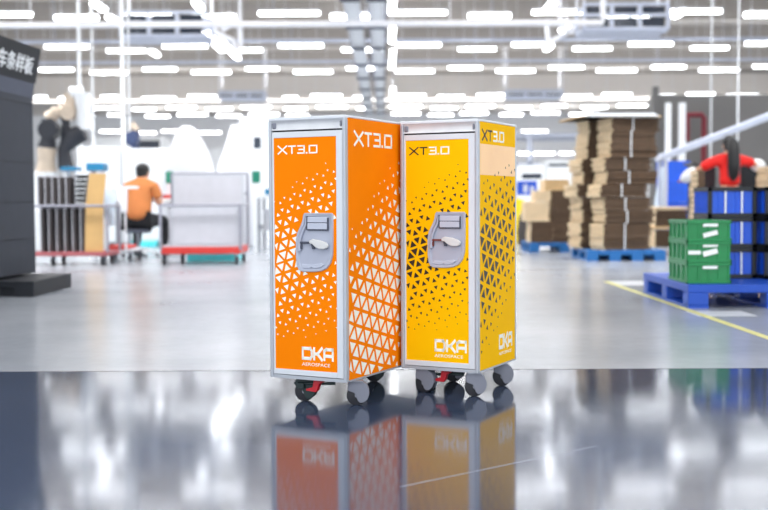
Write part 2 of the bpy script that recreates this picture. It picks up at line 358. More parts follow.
    # side panels
    for sx in (1, -1):
        X = Matrix.Translation((sx*w2, -sx*0, 0)) @ Matrix.Rotation(sx*PI/2, 4, 'Z') @ Matrix.Translation((-d2+(.020 if sx > 0 else .018), 0, 0))
        SW, z0, z1 = CD-.038, HB+.0075, HT-.0095
        if sx > 0: X = Matrix.Translation((w2+.0004, -d2+.020, z0)) @ Matrix.Rotation(PI/2, 4, 'Z')
        else: X = Matrix.Translation((-w2-.0004, d2-.020, z0)) @ Matrix.Rotation(-PI/2, 4, 'Z')
        SH = z1-z0
        m = MB(); 
        if yellow:
            m.box(0, 0, 0, SW, .004, SH, 0, X)
            m.add([(.001, -.0002, .727), (SW-.001, -.0002, .727), (SW-.001, -.0002, .842), (.001, -.0002, .842)], [(0, 1, 2, 3)], 4, X)  # paler peach band across the upper side panel
            def ss(u, v):
                top = .80+.12*u; bot = -.02+.3*u; c = .44+.14*u
                t = (top-v)/.27 if v > c else (v-bot)/(c-bot)*1.25
                return (.66-.25*max(0, u-.25))*max(0, min(1, t))**.8
        else:
            m.box(0, 0, 0, SW, .004, SH, 0, X)
            def ss(u, v):
                u = u*SW/.38; top = .60+.30*min(u, 1.15)
                t = (top-v)/.36
                k = 1-max(0, (u-.62-1.1*v))*1.6
                return .68*max(0, min(1, t))**.8*max(.25, min(1, k))
        tri_pattern(m, SW, SH, .0665, -.25, ss, 1, X, y=-.0006)
        zz = .828 if not yellow else .854
        if sx > 0:
            Lx = X @ Matrix.Translation((.045 if not yellow else .02, 0, zz)) @ Matrix.Diagonal((.060 if not yellow else .045, 1, .052 if not yellow else .042, 1))
            glyphs(m, 'XT3.0', .17, Lx, 2 if yellow else 1, 3 if yellow else 1)
            if yellow:
                Lx = X @ Matrix.Translation((.19, 0, .056)) @ Matrix.Diagonal((.034, 1, .058, 1)); glyphs(m, 'DKA', .24, Lx, 3)
                m.text('AEROSPACE', .0165, 3, X @ Matrix.Translation((.19, -.0003, .034)), sx=1.5, t=.0004)
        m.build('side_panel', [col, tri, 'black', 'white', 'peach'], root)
    # casters
    def caster(x, y, rz, pedal, dark):
        c = empty('caster', (x-.008*math.cos(rz), y-.008*math.sin(rz), 0), rz); c.parent = root
        R = .0365
        m = MB(); m.tube([(0, -.013, R), (0, -.0115, R), (0, .0115, R), (0, .013, R)], [R-.004, R, R, R-.004], 28); m.build('wheel', 'tyre', c, smooth=True)
        m = MB(); m.cyl((0, -.017, R), (0, .017, R), .007, 12); m.build('axle', 'steel', c, smooth=True)
        prof = [(-.026, .0865), (.022, .0865), (.036, .076), (.044, .058), (.045, .040), (.038, .022), (.026, .012), (.012, .010), (.004, .018), (-.002, .034), (-.008, .046), (-.024, .052), (-.032, .056), (-.032, .078)]
        m = MB()
        for s_ in (-1, 1): m.prism(prof, s_*.014, s_*.020, 'y')
        m.prism([(-.026, .0865), (.022, .0865), (.036, .076), (.044, .058), (.045, .040), (.041, .040), (.038, .056), (.03, .072), (-.028, .078)], -.0145, .0145, 'y')
        m.build('yoke', 'cgrey' if not dark else 'dgreen', c, bevel=.003)
        m = MB(); m.cbox((-.002, 0, .0882), (.05, .05, .004)); m.cyl((-.002, 0, .08), (-.002, 0, .087), .018); m.build('mounting_plate', 'steel', c)
        if pedal:
            m = MB(); m.prism([(-.045, .046), (-.01, .040), (.02, .044), (.02, .05), (-.045, .054)], -.028, -.020, 'y'); m.cbox((-.03, -.024, .06), (.016, .012, .03)); m.build('brake_bracket', 'dgreen', c, bevel=.002)
    cx, cy = w2-.052, d2-.062
    if yellow:                                   # swivelled as the photograph shows
        for x, y, rz in ((w2-.018, -d2+.030, a), (w2-.014, -d2+.300, a), (w2-.222, -d2+.030, a-.5), (w2-.23, d2-.09, a+.3)): caster(x, y, rz, False, False)
    else:
        for x, y, rz, dk in ((w2+.004, -d2+.084, a, False), (w2-.04, d2-.06, a, True), (w2-.206, -d2+.075, a-.2, True), (w2-.19, -d2+.585, a, True)): caster(x, y, rz, False, dk)
    # brake linkage with red pedal between the front casters
    m = MB(); m.tube([(-cx+.02, -cy-.01, .066), (-.01, -cy-.012, .070), (cx-.03, -cy, .074)], .006, 10); m.cbox((-cx+.05, -cy-.012, .060), (.03, .02, .02)); m.build('brake_link', 'dgreen', root, bevel=.001)
    m = MB()
    bx = .0 if yellow else .01
    m.prism([(bx-.035, .046), (bx+.006, .043), (bx+.012, .050), (bx+.020, .074), (bx+.034, .080), (bx+.034, .087), (bx-.002, .087), (bx-.008, .060), (bx-.035, .053)], -cy-.034, -cy-.014, 'y')
    m.build('brake_pedal', 'red', root, bevel=.002)
    return root
def cart_loc(nx, ny, a, CD):
    c, s = math.cos(a), math.sin(a)
    lx, ly = -CW/2, CD/2
    return (nx+c*lx+s*ly, ny-s*lx+c*ly, 0)
AO = .4757; AY = .476
DO = .81
cart(cart_loc(-.134, 3.918, AO, DO), AO, 'orange', 'white', 'white', 'orange galley cart with white triangle pattern, left of the pair', False, DO)
cart(cart_loc(.3456, 4.126, AY, .403), AY, 'yellow', 'black', 'white', 'yellow galley cart with black triangle pattern, right of the pair', True, .403)
# ------------------------------------------------------------------ display stand at the left
P0 = G(0, 279, .13); P1 = G(36, 273.2, .13); dv = (P1-P0).normalized(); ang = math.atan2(dv.y, dv.x)
kx = empty('display_stand', (P1.x, P1.y, 0), ang, 'charcoal display stand with tilted Chinese sign and raised black base at left edge', 'display stand')
# local x runs along the face (towards the back), local -y is the face side
sc = F/P1.y
zt = W(38, 86, P1.y).z
m = MB(); m.box(-1.6, 0, .14, 0, .7, zt); m.build('stand_body', 'kiosk', kx, bevel=.004)
m = MB()
for py in (105, 163.5, 202, 238):
    z = W(37, py, P1.y).z; m.box(-1.6, -.003, z-.003, -.0, .0, z+.003)
m.build('panel_seam', 'kioskd', kx)
z1 = W(41, 49, P1.y).z; z0 = W(35, 84, P1.y).z
m = MB(); T = .05
sg = [(-.02, z0), (-.075, z1), (-.02, z1+.01), (.03, z0+.02)]
m.prism([(y, z) for y, z in sg], -1.6, .02, 'x'); m.prism([(-.03, z1), (.3, z1-.02), (.3, z0), (0, z0)], -1.6, .0, 'x')
sgn = m.build('sign_board', 'kioskd', kx, bevel=.003)
tl = math.atan2(.055, z1-z0)
m = MB(); m.text('刹车条样板', .155, 0, Matrix.Translation((-.965, -.023-.26*.055, z0+.26*(z1-z0))) @ Matrix.Rotation(tl, 4, 'X'), sx=1.12, t=.004, bold=.002)
m.build('sign_lettering', 'wpaint', sgn)
m = MB(); m.prism([(-.02, z0), (0, z0-.12), (.02, z0-.12), (.02, z0)], -1.6, -.005, 'x'); m.build('sign_bracket', 'kioskl', kx)
# raised base
bs = MB(); B0 = G(33.6, 297, 0); B1 = G(71.5, 287, 0)
zb = W(34, 281.5, B0.y).z
bs.X = kx.matrix_world.copy() if False else Matrix.Translation((-P1.x, -P1.y, 0))
kinv = Matrix.Rotation(-ang, 4, 'Z')
def kl(p, z): q = kinv @ Vector((p.x-P1.x, p.y-P1.y, 0)); return (q.x, q.y, z)
L0 = Vector((B0.x-1.6, B0.y+.25, 0)); L1 = Vector((B1.x-1.6, B1.y+.25, 0))
m = MB(); pts = [B0, B1, L1, L0]
m.prism([kl(p, 0)[:2] for p in pts], zb-.05, zb, 'z')
cen = sum(pts, Vector())/4
m.prism([kl(cen+(p-cen)*.93, 0)[:2] for p in (B1, L1)]+[kl(B0+(L0-B0)*.18+(B1-B0)*.05, 0)[:2], kl(B0+(B1-B0)*.02, 0)[:2]], 0, zb-.05, 'z')
m.prism([kl(p, 0)[:2] for p in (B0+(L0-B0)*.1, B0, B1, B1+(L1-B1)*.1)], .0, zb-.045, 'z')
m.build('stand_base', 'kioskd', kx, bevel=.003)
# ------------------------------------------------------------------ casters for background trolleys
def bcaster(x, y, parent, r=.05):
    c = MB(); c.cyl((x-.015, y, r), (x+.015, y, r), r, 16); w = c.build('wheel', 'tyre', parent, smooth=True)
    f = MB(); f.box(x-.024, y-.02, r, x-.018, y+.02, r*2+.03); f.box(x+.018, y-.02, r, x+.024, y+.02, r*2+.03); f.box(x-.03, y-.03, r*2+.02, x+.03, y+.03, r*2+.035); f.build('fork', 'steel', w)
# ---- board rack at left
g0 = G(38, 266); g1 = G(106, 262)
D = g0.y; L = (W(108, 262, D).x)-(W(30, 262, D).x)
rk = empty('board_rack', (W(30, 262, D).x, D, 0), 0, 'red-decked wheeled rack full of upright boards behind the charcoal display stand', 'rack')
kz = F/D
dz = W(60, 252, D).z
m = MB(); m.box(0, 0, dz-.05, L, .6, dz); m.build('deck', 'redpink', rk, bevel=.006)
zr = W(60, 206, D).z
m = MB()
for y in (0, .6): m.tube([(0.0, y, zr), (L, y, zr)], .016, 10)
m.tube([(0, 0, zr), (0, .6, zr)], .016, 10); m.tube([(L, 0, zr), (L, .6, zr)], .016, 10)
m.build('rail', 'rail', rk, smooth=True)
zt = W(60, 176, D).z
for x, y in ((0, 0), (L, 0), (0, .6), (L, .6)):
    m = MB(); m.tube([(x, y, dz), (x, y, zr)], .016, 10); m.build('upright', 'rail', rk, smooth=True)
for x, y in ((.25, .08), (L-.08, .08), (.25, .52), (L-.08, .52)): bcaster(x, y, rk)
px = 39.5; i = 0
while px < 81:
    xx = W(px, 200, D).x
    m = MB(); m.box(-.018, .03, 0, -.006, .52, zr-dz-.004, 0); m.box(-.006, .03, 0, .032, .52, zr-dz-.03, 1)
    m.box(-.02, .026, zr-dz-.03, .012, .029, zr-dz-.004, 0)
    o = m.build('rack_board', ['board', 'boardd'], bevel=0); o.location = (xx, D+.03, dz)
    tag(o, 'grey board standing upright in the lower tier of the board rack', 'board', 'boards in the lower tier of the rack'); px += 8.0
px = 37.5
zs = zr+.012
m = MB(); m.box(.0, .0, zr+.004-.002, .62, .6, zs); m.build('upper_shelf', 'steel', rk)
while px < 72:
    xx = W(px, 200, D).x
    m = MB(); m.box(-.018, .03, 0, -.006, .52, zt-zs, 0); m.box(-.006, .03, 0, .036, .52, zt-zs-.01, 1)
    o = m.build('rack_board', ['board', 'boardd']); o.location = (xx, D+.03, zs)
    tag(o, 'dark board with pale edge standing in the upper tier of the board rack', 'board', 'boards in the upper tier of the rack'); px += 7.0
m = MB()
for k in range(7):
    z = .02+k*.055; m.box(0, 0, z, .16, .4, z+.012)
o = m.build('paper_tray', 'wpaint'); o.location = (W(73, 200, D).x, D+.1, zs)
m2 = MB(); m2.box(-.004, 0, 0, 0, .4, .37); m2.box(.16, 0, 0, .164, .4, .37); m2.box(0, .396, 0, .16, .4, .37); m2.build('tray_side', 'gpaint', o)
tag(o, 'small white sheet tray with horizontal slots at right of upper tier of rack', 'tray')
m = MB(); xa = W(83, 200, D).x; xb = W(101.5, 200, D).x; wz = W(90, 173, D).z-dz
m.prism([(0, 0), (xb-xa, 0), (xb-xa+.01, wz*.62), (xb-xa+.05, wz*.99), (.07, wz), (.02, wz*.6)], 0, .012, 'y')
o = m.build('carton_sheet', 'kraft', bevel=.002); o.location = (xa, D+.02+.02, dz); tag(o, 'tall tan cardboard sheet leaning upright at the right end of the board rack', 'cardboard')
# ---- tubular hand cart
g = G(112, 262); D2 = g.y-.0
tc = empty('tube_cart', (W(104, 262, D2).x, D2, 0), 0, 'steel tube hand cart with T-shaped white posts in front of the orange-shirted worker', 'cart')
def lx(px): return W(px, 200, D2).x-tc.location.x
zd = W(110, 250, D2).z
m = MB(); m.box(lx(98), 0, zd-.03, lx(132), .7, zd); m.build('deck', 'gpaint', tc, bevel=.01)
m = MB(); m.box(lx(104), .05, zd, lx(124), .65, zd+.05); m.build('deck_mat', 'redpl', tc, bevel=.01)
zh = W(110, 189, D2).z
for p in (90, 106, 124.5):
    m = MB(); m.tube([(lx(max(p, 99)), .03, zd), (lx(max(p, 99)), .03, zh*.5), (lx(p), .03, zh)], .013, 10); m.build('post', 'rail' if p < 120 else 'wpipe', tc, smooth=True)
m = MB(); m.box(lx(88), .0, zh, lx(138), .05, zh+.035); m.build('cross_bar', 'wpipe', tc, bevel=.005)
m = MB(); m.prism([(lx(121.5), W(0, 213, D2).z), (lx(126), W(0, 213, D2).z), (lx(127), zh), (lx(121), zh)], -.01, .06, 'y'); m.build('bracket', 'wpipe', tc, bevel=.004)
for x, y in ((lx(102), .08), (lx(128), .08), (lx(102), .62), (lx(128), .62)): bcaster(x, y, tc, .045)
m = MB(); m.tube([(0, 0, 0), (.01, .0, -.12), (.0, .0, -.3), (.03, 0, -.45)], [.07, .085, .07, .04], 12); o = m.build('film_roll_bag', 'film', smooth=True); o.location = (W(109, 195, D2-.1).x, D2-.12, zh)
tag(o, 'crumpled clear plastic bag hanging from the tube cart crossbar', 'bag')
# ---- white board trolley
D = G(200, 265).y; X0 = W(161, 265, D).x
wt = empty('board_trolley', (X0, D, 0), 0, 'steel trolley with red deck rim carrying large white boards, beside the seated worker', 'trolley')
def lx(px): return W(px, 200, D).x-X0
def zz(py): return W(200, py, D).z
XR = lx(240); DP = .75
m = MB(); m.box(0, 0, zz(254), XR, DP, zz(247)); m.build('deck_rim', 'redpl', wt, bevel=.006)
m = MB(); m.box(.02, .02, zz(247), XR-.02, DP-.02, zz(245)); m.build('deck', 'gpaint', wt)
for x, y, p in ((0, 0, 205), (XR, 0, 205), (0, DP, 172), (XR, DP, 172)):
    m = MB(); m.tube([(x, y, zz(250)), (x, y, zz(p))], .017, 10); m.build('upright', 'rail', wt, smooth=True)
m = MB()
m.tube([(0, 0, zz(205)), (XR, 0, zz(205))], .014, 10)
for x in (0, XR): m.tube([(x, 0, zz(205)), (x, DP, zz(205))], .014, 10)
for p in (172, 193): m.tube([(0, DP, zz(p)), (XR, DP, zz(p))], .014, 10)
m.build('rail', 'rail', wt, smooth=True)
for x, y in ((.03, .05), (XR-.05, .05), (.03+.1, DP-.05), (XR-.05, DP-.05)): bcaster(x, y, wt, .05)
m = MB(); m.box(0, 0, 0, lx(237)-lx(170), .02, zz(206)-zz(245)-.01); m.box(.02, -.004, .02, lx(237)-lx(170)-.02, 0, zz(206)-zz(245)-.04, 1)
o = m.build('white_board', ['gpaint', 'board'], bevel=.002); o.location = (X0+lx(170), D+.05, zz(245)+.002); tag(o, 'large pale grey board standing on the lower front of the board trolley', 'board')
for k in range(5):
    m = MB(); m.box(0, 0, 0, XR-.12, .02, zz(208)-zz(245)-.03); o = m.build('white_board', 'board', bevel=.002); o.location = (X0+.07, D+.14+k*.09, zz(245)+.002); tag(o, 'pale board standing behind the front board on the trolley', 'board', 'boards packed behind the front board on the trolley')
m = MB(); hh = zz(173)-zz(245)-.01; m.box(0, 0, 0, XR-.06, .02, hh); m.box(.02, -.004, .4, XR-.1, 0, hh-.03, 1)
o = m.build('tall_board', ['gpaint', 'board'], bevel=.002); o.location = (X0+.03, D+DP-.09, zz(245)+.002); tag(o, 'tallest pale grey board at the back of the board trolley', 'board')
for p, q in ((163, 170), (250, 258)):
    m = MB(); m.box(0, 0, 0, W(q, 0, 16).x-W(p, 0, 16).x, .12, W(0, 172, 16).z-W(0, 184, 16).z); o = m.build('post_cap', 'teal', bevel=.01)
    zpc = W(0, 184, 16).z
    s_ = MB(); s_.box(.02, .03, -zpc, .06, .09, 0); s_.build('post', 'wpaint', o)
    o.location = (W(p, 0, 16).x, 16, zpc); tag(o, 'white post with green top %s the board trolley' % ('just left of' if p < 200 else 'just right of'), 'post')
c0 = W(190, 262, D+1.0)
m = MB(); m.box(0, 0, .0, .62, .5, .1); m.box(.03, .03, .1, .59, .47, .102, 1); o = m.build('floor_tray', ['turq', 'gpaint'], bevel=.01); o.location = (c0.x-.02, D+.9, 0); tag(o, 'turquoise flat tray on floor behind the board trolley', 'tray')
# ---- big white bags
for (a, b_, top, base) in ((158, 213, 127, 17.5), (214, 254, 126, 18.6)):
    D = base; xm = W((a+b_)/2, 0, D).x; w = (W(b_, 0, D).x-W(a, 0, D).x)/2; zt = W(0, top, D).z
    m = MB(); n = 20; rings = []
    for z, s_ in ((0.02, .9), (.1, 1), (.9, 1.02), (1.15, .98), (1.35, .86), (1.6, .62), (1.78, .42), (zt-.02, .24), (zt, .1)):
        rings.append([(xm+w*s_*math.copysign(abs(math.cos(t))**.7, math.cos(t))*(1+.06*math.sin(5*t+z*4)), D+w*s_*math.copysign(abs(math.sin(t))**.7, math.sin(t))*(1+.06*math.cos(7*t+z*3)), z) for t in [2*PI*j/n for j in range(n)]])
    vs = [p for r in rings for p in r]; fs = [(i*n+j, i*n+(j+1) % n, (i+1)*n+(j+1) % n, (i+1)*n+j) for i in range(len(rings)-1) for j in range(n)]
    fs += [tuple(range(n-1, -1, -1)), tuple((len(rings)-1)*n+j for j in range(n))]
    m.add(vs, fs); o = m.build('bulk_bag', 'wbag', smooth=True)
    tag(o, 'tall peaked white bulk bag behind the board trolley, the %s' % ('wider left one' if a < 200 else 'narrower right one'), 'bag')
# ---- white machine enclosures behind the worker
def cabinet(name, p0, p1, ptop, D, dep, label, mt='wpaint', win=None, cat='machine', zmin=0):
    x0, x1 = W(p0, 0, D).x, W(p1, 0, D).x; z = W(0, ptop, D).z
    o = empty(name, ((x0+x1)/2, D, 0), 0, label, cat); h = (x1-x0)/2
    m = MB(); m.box(-h, 0, .06, h, dep, z); m.build('housing', mt, o, bevel=.01)
    m = MB(); m.box(-h+.03, .03, 0, h-.03, dep-.03, .06); m.build('plinth', 'kioskd', o)
    n = max(1, int((x1-x0)/.8))
    for k in range(n):
        a = -h+.03+k*(2*h-.06)/n; b = a+(2*h-.06)/n-.03
        m = MB(); m.box(a, -.012, .1, b, .0, z-.06); d_ = m.build('door', mt, o, bevel=.004)
        m = MB(); m.box(b-.06, -.03, z*.5, b-.045, -.012, z*.5+.16); m.build('handle', 'steel', d_)
    if win:
        for (a, b, c, d) in win:
            m = MB(); m.box(W(a, 0, D).x-(x0+x1)/2, -.02, W(0, d, D).z, W(b, 0, D).x-(x0+x1)/2, -.012, W(0, c, D).z); m.build('window', 'dkwin', o)
    return o
cabinet('machine_cabinet', 74, 118, 147, 19, 1, 'white machine cabinet directly behind the board rack')
cabinet('machine_cabinet', 119.5, 166, 149, 19, 1, 'white machine cabinet behind the orange-shirted worker')
cabinet('machine_cabinet', 238, 275, 118, 33, 2, 'tall white machine far behind, left beside the orange cart', win=[(252, 260, 138, 150)])
# ---- work table of the seated man
man_y = G(141, 257).y; D = man_y+.32
wtb = empty('work_table', (W(166, 0, D).x, D, 0), 0, 'white work table in front of the seated worker', 'table')
zt = W(0, 199, D).z
m = MB(); m.box(-.75, 0, zt-.05, .3, .8, zt); m.build('tabletop', 'wpaint', wtb, bevel=.006)
for x, y in ((-.72, .03), (.27, .03), (-.72, .77), (.27, .77)):
    m = MB(); m.box(x-.02, y-.02, 0, x+.02, y+.02, zt-.05); m.build('leg', 'steel', wtb)
m = MB(); m.box(0, 0, 0, .3, .3, .05); o = m.build('parts_tray', 'redpl', bevel=.01); o.location = (W(150, 0, D).x, D+.25, zt); tag(o, 'red parts tray on the white table beside the seated worker', 'tray')
m = MB(); m.box(0, 0, 0, .14, .2, .05); o = m.build('parts_box', 'cyan', bevel=.01); o.location = (W(147, 0, D).x-.0, D+.02, zt-.0); tag(o, 'small blue box on the table by the worker\'s right elbow', 'box')
m = MB(); m.box(0, 0, 0, .42, .28, .10); m.box(.03, .03, .10, .39, .25, .102, 1); o = m.build('parts_box', ['turq', 'gpaint'], bevel=.01); g = G(118, 249, .0); o.location = (g.x, g.y+.8, 0); tag(o, 'turquoise box on the floor left of the worker\'s stool', 'box')
# ---- robots
def arm(name, pts, rad, mt, joints, D, label, base):
    P = [W(p[0], p[1], D) for p in pts]; b = Vector((P[0].x, D, 0))
    o = empty(name, b, 0, label, 'robot arm')
    P = [p-b for p in P]
    m = MB(); m.box(-base, -base, 0, base, base, P[0].z*.5); m.cyl((0, 0, P[0].z*.5), (0, 0, P[0].z), base*.75, 20); m.build('pedestal', 'wpaint', o, bevel=.01)
    for k in range(len(P)-1):
        m = MB(); m.tube([P[k], (P[k]+P[k+1])/2, P[k+1]], [rad[k], (rad[k]+rad[k+1])*.42, rad[k+1]], 14); m.build('arm_link', mt[k], o, smooth=True)
    for k, jm in joints:
        m = MB(); p = P[k]; r = rad[k]*1.15; m.cyl((p.x, p.y-r*1.1, p.z), (p.x, p.y+r*1.1, p.z), r, 18); m.build('joint', jm, o, smooth=True, bevel=.01)
    return o
r1 = arm('robot_arm', [(46, 172), (47, 148), (50, 130), (49, 119), (58, 111), (69, 113), (71, 94), (82, 93), (84, 130)], [.16, .15, .13, .12, .10, .10, .11, .13, .12],
         ['beige', 'rblack', 'rblack', 'beige', 'beige', 'beige', 'wpaint', 'wpaint'], [(2, 'rblack'), (5, 'beige')], 17.5, 'large beige and black robot arm bending over beside the display stand', .25)
b0 = r1.location
m = MB()
pl = [W(66, 168, 17.5), W(64, 150, 17.5), W(72, 138, 17.5), W(84, 132, 17.5)]
m.tube([p-b0 for p in pl], [.12, .10, .16, .14], 12); m.tube([W(62, 114, 17.5)-b0, W(66, 122, 17.5)-b0, W(66, 143, 17.5)-b0], [.05, .06, .09], 10)
m.build('gripper', 'rblack', r1, smooth=True)
r2 = arm('robot_arm', [(134, 168), (134, 150), (132, 139), (136, 131), (131, 124)], [.12, .10, .11, .09, .08], ['wpaint', 'navy', 'navy', 'beige'], [(2, 'navy')], 20.8, 'small navy and beige robot arm above the white cabinet behind the worker', .2)
for (a, b, c, d, nm) in ((57, 72, 166, 171, 'blue tray at the foot of the large robot arm'), (83, 98, 163, 171, 'blue bin on the white cabinet behind the board rack')):
    D = 18.2 if a < 60 else 19.2; m = MB(); zb0 = W(0, d, D).z
    if a > 60: zb0 = W(0, 147, 19).z; D = 19.05; hgt = .12
    else: hgt = .06
    m.box(0, 0, 0, W(b, 0, D).x-W(a, 0, D).x, .3, hgt)
    if a < 60:
        o = m.build('blue_tray', 'cyan', bevel=.01); s_ = MB(); s_.box(.02, .05, -zb0, .08, .25, 0); s_.box(.2, .05, -zb0, .24, .25, 0); s_.build('stand', 'wpaint', o); o.location = (W(a, 0, D).x, 16.4, zb0); 
        o.location = (W(a, 0, 16.6).x, 16.6, W(0, d, 16.6).z); s_ = None
        for ch in o.children: ch.scale = (1, 1, W(0, d, 16.6).z/zb0)
    else:
        zb0 = W(0, 171, 14.6).z; D = 14.6; o = MB(); o.box(0, 0, 0, .22, .3, .1); o = o.build('blue_bin', 'cyan', bevel=.01); s_ = MB(); s_.box(.02, .05, -zb0, .07, .25, 0); s_.box(.15, .05, -zb0, .2, .25, 0); s_.build('stand', 'wpaint', o); o.location = (W(a, 0, D).x, D, zb0)
        nm = 'small blue bin on a white stand behind the board rack'
    tag(o, nm, 'tray' if a < 60 else 'bin')
# table right of the trolley with bins
D = 17; t4 = empty('packing_table', (W(268, 0, D).x, D, 0), 0, 'white packing table with blue bins between white trolley and orange cart', 'table')
zt = W(0, 196, D).z
m = MB(); m.box(-.2, 0, zt-.05, 1.0, .8, zt); m.build('tabletop', 'wpaint', t4, bevel=.005)
for x, y in ((-.17, .03), (.97, .03), (-.17, .77), (.97, .77)):
    m = MB(); m.box(x-.02, y-.02, 0, x+.02, y+.02, zt-.05); m.build('leg', 'steel', t4)
m = MB(); m.box(-.15, .1, zt*.35, .9, .7, zt*.38); m.build('lower_shelf', 'gpaint', t4)
m = MB(); m.box(0, 0, 0, .25, .3, .09); o = m.build('blue_bin', 'cyan', bevel=.01); o.location = (W(262, 0, D).x, D+.1, zt); tag(o, 'pale blue bin on the packing table left of the orange cart', 'bin')
m = MB(); m.box(0, 0, 0, .3, .4, .3); o = m.build('grey_crate', 'gpaint', bevel=.01); o.location = (W(256, 0, D).x+.05, D+.2, zt*.38); tag(o, 'pale grey crate on the lower shelf of the packing table', 'crate')
# ------------------------------------------------------------------ seated man
D = G(141, 257).y; man = empty('person', (W(135, 0, D).x, D, 0), math.radians(-12), 'person in orange t-shirt and black trousers seated on a stool, seen from behind', 'person')
nd = {'pelvis': ((0, .0, .50), .15), 'waist': ((0, .03, .66), (.145, .12)), 'chest': ((0, .07, .86), (.17, .13)), 'upper': ((0, .10, .98), (.12, .10)), 'neck': ((0, .14, 1.06), .055), 'head0': ((0, .17, 1.13), .08), 'head1': ((0, .19, 1.20), .078),
 'nose': ((0, .275, 1.14), .018)}
ed = [('pelvis', 'waist'), ('waist', 'chest'), ('chest', 'upper'), ('upper', 'neck'), ('neck', 'head0'), ('head0', 'head1'), ('head0', 'nose')]
for s_, n_ in ((-1, 'l'), (1, 'r')):
    nd.update({'sh'+n_: ((s_*.17, .10, .97), .062), 'el'+n_: ((s_*.235, .16, .72), .046), 'wr'+n_: ((s_*.16, .40, .77), .030), 'pa'+n_: ((s_*.13, .47, .78), (.036, .018)),
      'hp'+n_: ((s_*.10, .06, .48), .098), 'kn'+n_: ((s_*.20, .40, .50), .065), 'ca'+n_: ((s_*.20, .40, .30), .052), 'an'+n_: ((s_*.20, .36, .10), .038), 'he'+n_: ((s_*.20, .33, .045), .036), 'to'+n_: ((s_*.21, .52, .035), .032),
      'ear'+n_: ((s_*.088, .18, 1.13), .014)})
    ed += [('upper', 'sh'+n_), ('sh'+n_, 'el'+n_), ('el'+n_, 'wr'+n_), ('wr'+n_, 'pa'+n_), ('pelvis', 'hp'+n_), ('hp'+n_, 'kn'+n_), ('kn'+n_, 'ca'+n_), ('ca'+n_, 'an'+n_), ('an'+n_, 'he'+n_), ('an'+n_, 'to'+n_), ('head0', 'ear'+n_)]
    for k, (dx, ln) in enumerate(((-.03, .05), (-.012, .075), (.004, .08), (.02, .072), (.034, .055))):
        a_ = 'f%s%d' % (n_, k); nd[a_] = ((s_*.13+dx, .47+ln*.6, .785), .009); nd[a_+'t'] = ((s_*.13+dx*1.25, .47+ln, .765), .007); ed += [('pa'+n_, a_), (a_, a_+'t')]
skin('body', nd, ed, 'skin', man)
sh = {'hem': ((0, -.005, .46), (.185, .165)), 'a': ((0, .03, .66), (.185, .16)), 'b': ((0, .07, .86), (.205, .165)), 'c': ((0, .10, 1.0), (.14, .115)), 'd': ((0, .13, 1.05), .07)}
se = [('hem', 'a'), ('a', 'b'), ('b', 'c'), ('c', 'd')]
for s_, n_ in ((-1, 'l'), (1, 'r')):
    sh['s'+n_] = ((s_*.19, .10, .97), .085); sh['e'+n_] = ((s_*.235, .145, .78), .07); se += [('c', 's'+n_), ('s'+n_, 'e'+n_)]
skin('t_shirt', sh, se, 'otee', man)
tr = {'p': ((0, .0, .48), (.17, .13))}; te = []
for s_, n_ in ((-1, 'l'), (1, 'r')):
    tr.update({'h'+n_: ((s_*.11, .06, .49), .115), 'k'+n_: ((s_*.20, .41, .50), .082), 'c'+n_: ((s_*.20, .41, .30), .07), 'a'+n_: ((s_*.20, .37, .12), .06)})
    te += [('p', 'h'+n_), ('h'+n_, 'k'+n_), ('k'+n_, 'c'+n_), ('c'+n_, 'a'+n_)]
skin('trousers', tr, te, 'bpant', man)
m = MB(); m.ball((0, .165, 1.185), (.095, .108, .092)); m.ball((0, .135, 1.13), (.084, .07, .07)); m.build('hair', 'hair', man, smooth=True)
for s_ in (-1, 1):
    m = MB(); m.ball((s_*.205, .43, .04), (.048, .14, .04)); m.build('shoe', 'tyre', man, smooth=True)
    m = MB(); m.ball((s_*.034, .258, 1.16), (.013, .008, .008)); m.build('eye', 'hair', man, smooth=True)
m = MB(); m.ball((0, .262, 1.095), (.026, .008, .006)); m.build('mouth', 'redmetal', man, smooth=True)
st = empty('stool', (man.location.x, man.location.y-.01, 0), 0, 'low round work stool with five-legged base under the seated worker', 'stool')
m = MB(); m.tube([(0, 0, .325), (0, 0, .335), (0, 0, .365), (0, 0, .375)], [.15, .17, .17, .15], 24); m.build('seat', 'kioskl', st, smooth=True)
m = MB(); m.cyl((0, 0, .09), (0, 0, .33), .024); m.build('column', 'steel', st, smooth=True)
for k in range(5):
    t = 2*PI*k/5+.3; e = (.25*math.cos(t), .25*math.sin(t), .07)
    m = MB(); m.tube([(0, 0, .12), e], [.024, .016], 10); lg = m.build('leg', 'wpaint', st, smooth=True)
    m = MB(); m.cyl((e[0]-.012, e[1], .026), (e[0]+.012, e[1], .026), .026, 14); m.build('wheel', 'tyre', lg, smooth=True)
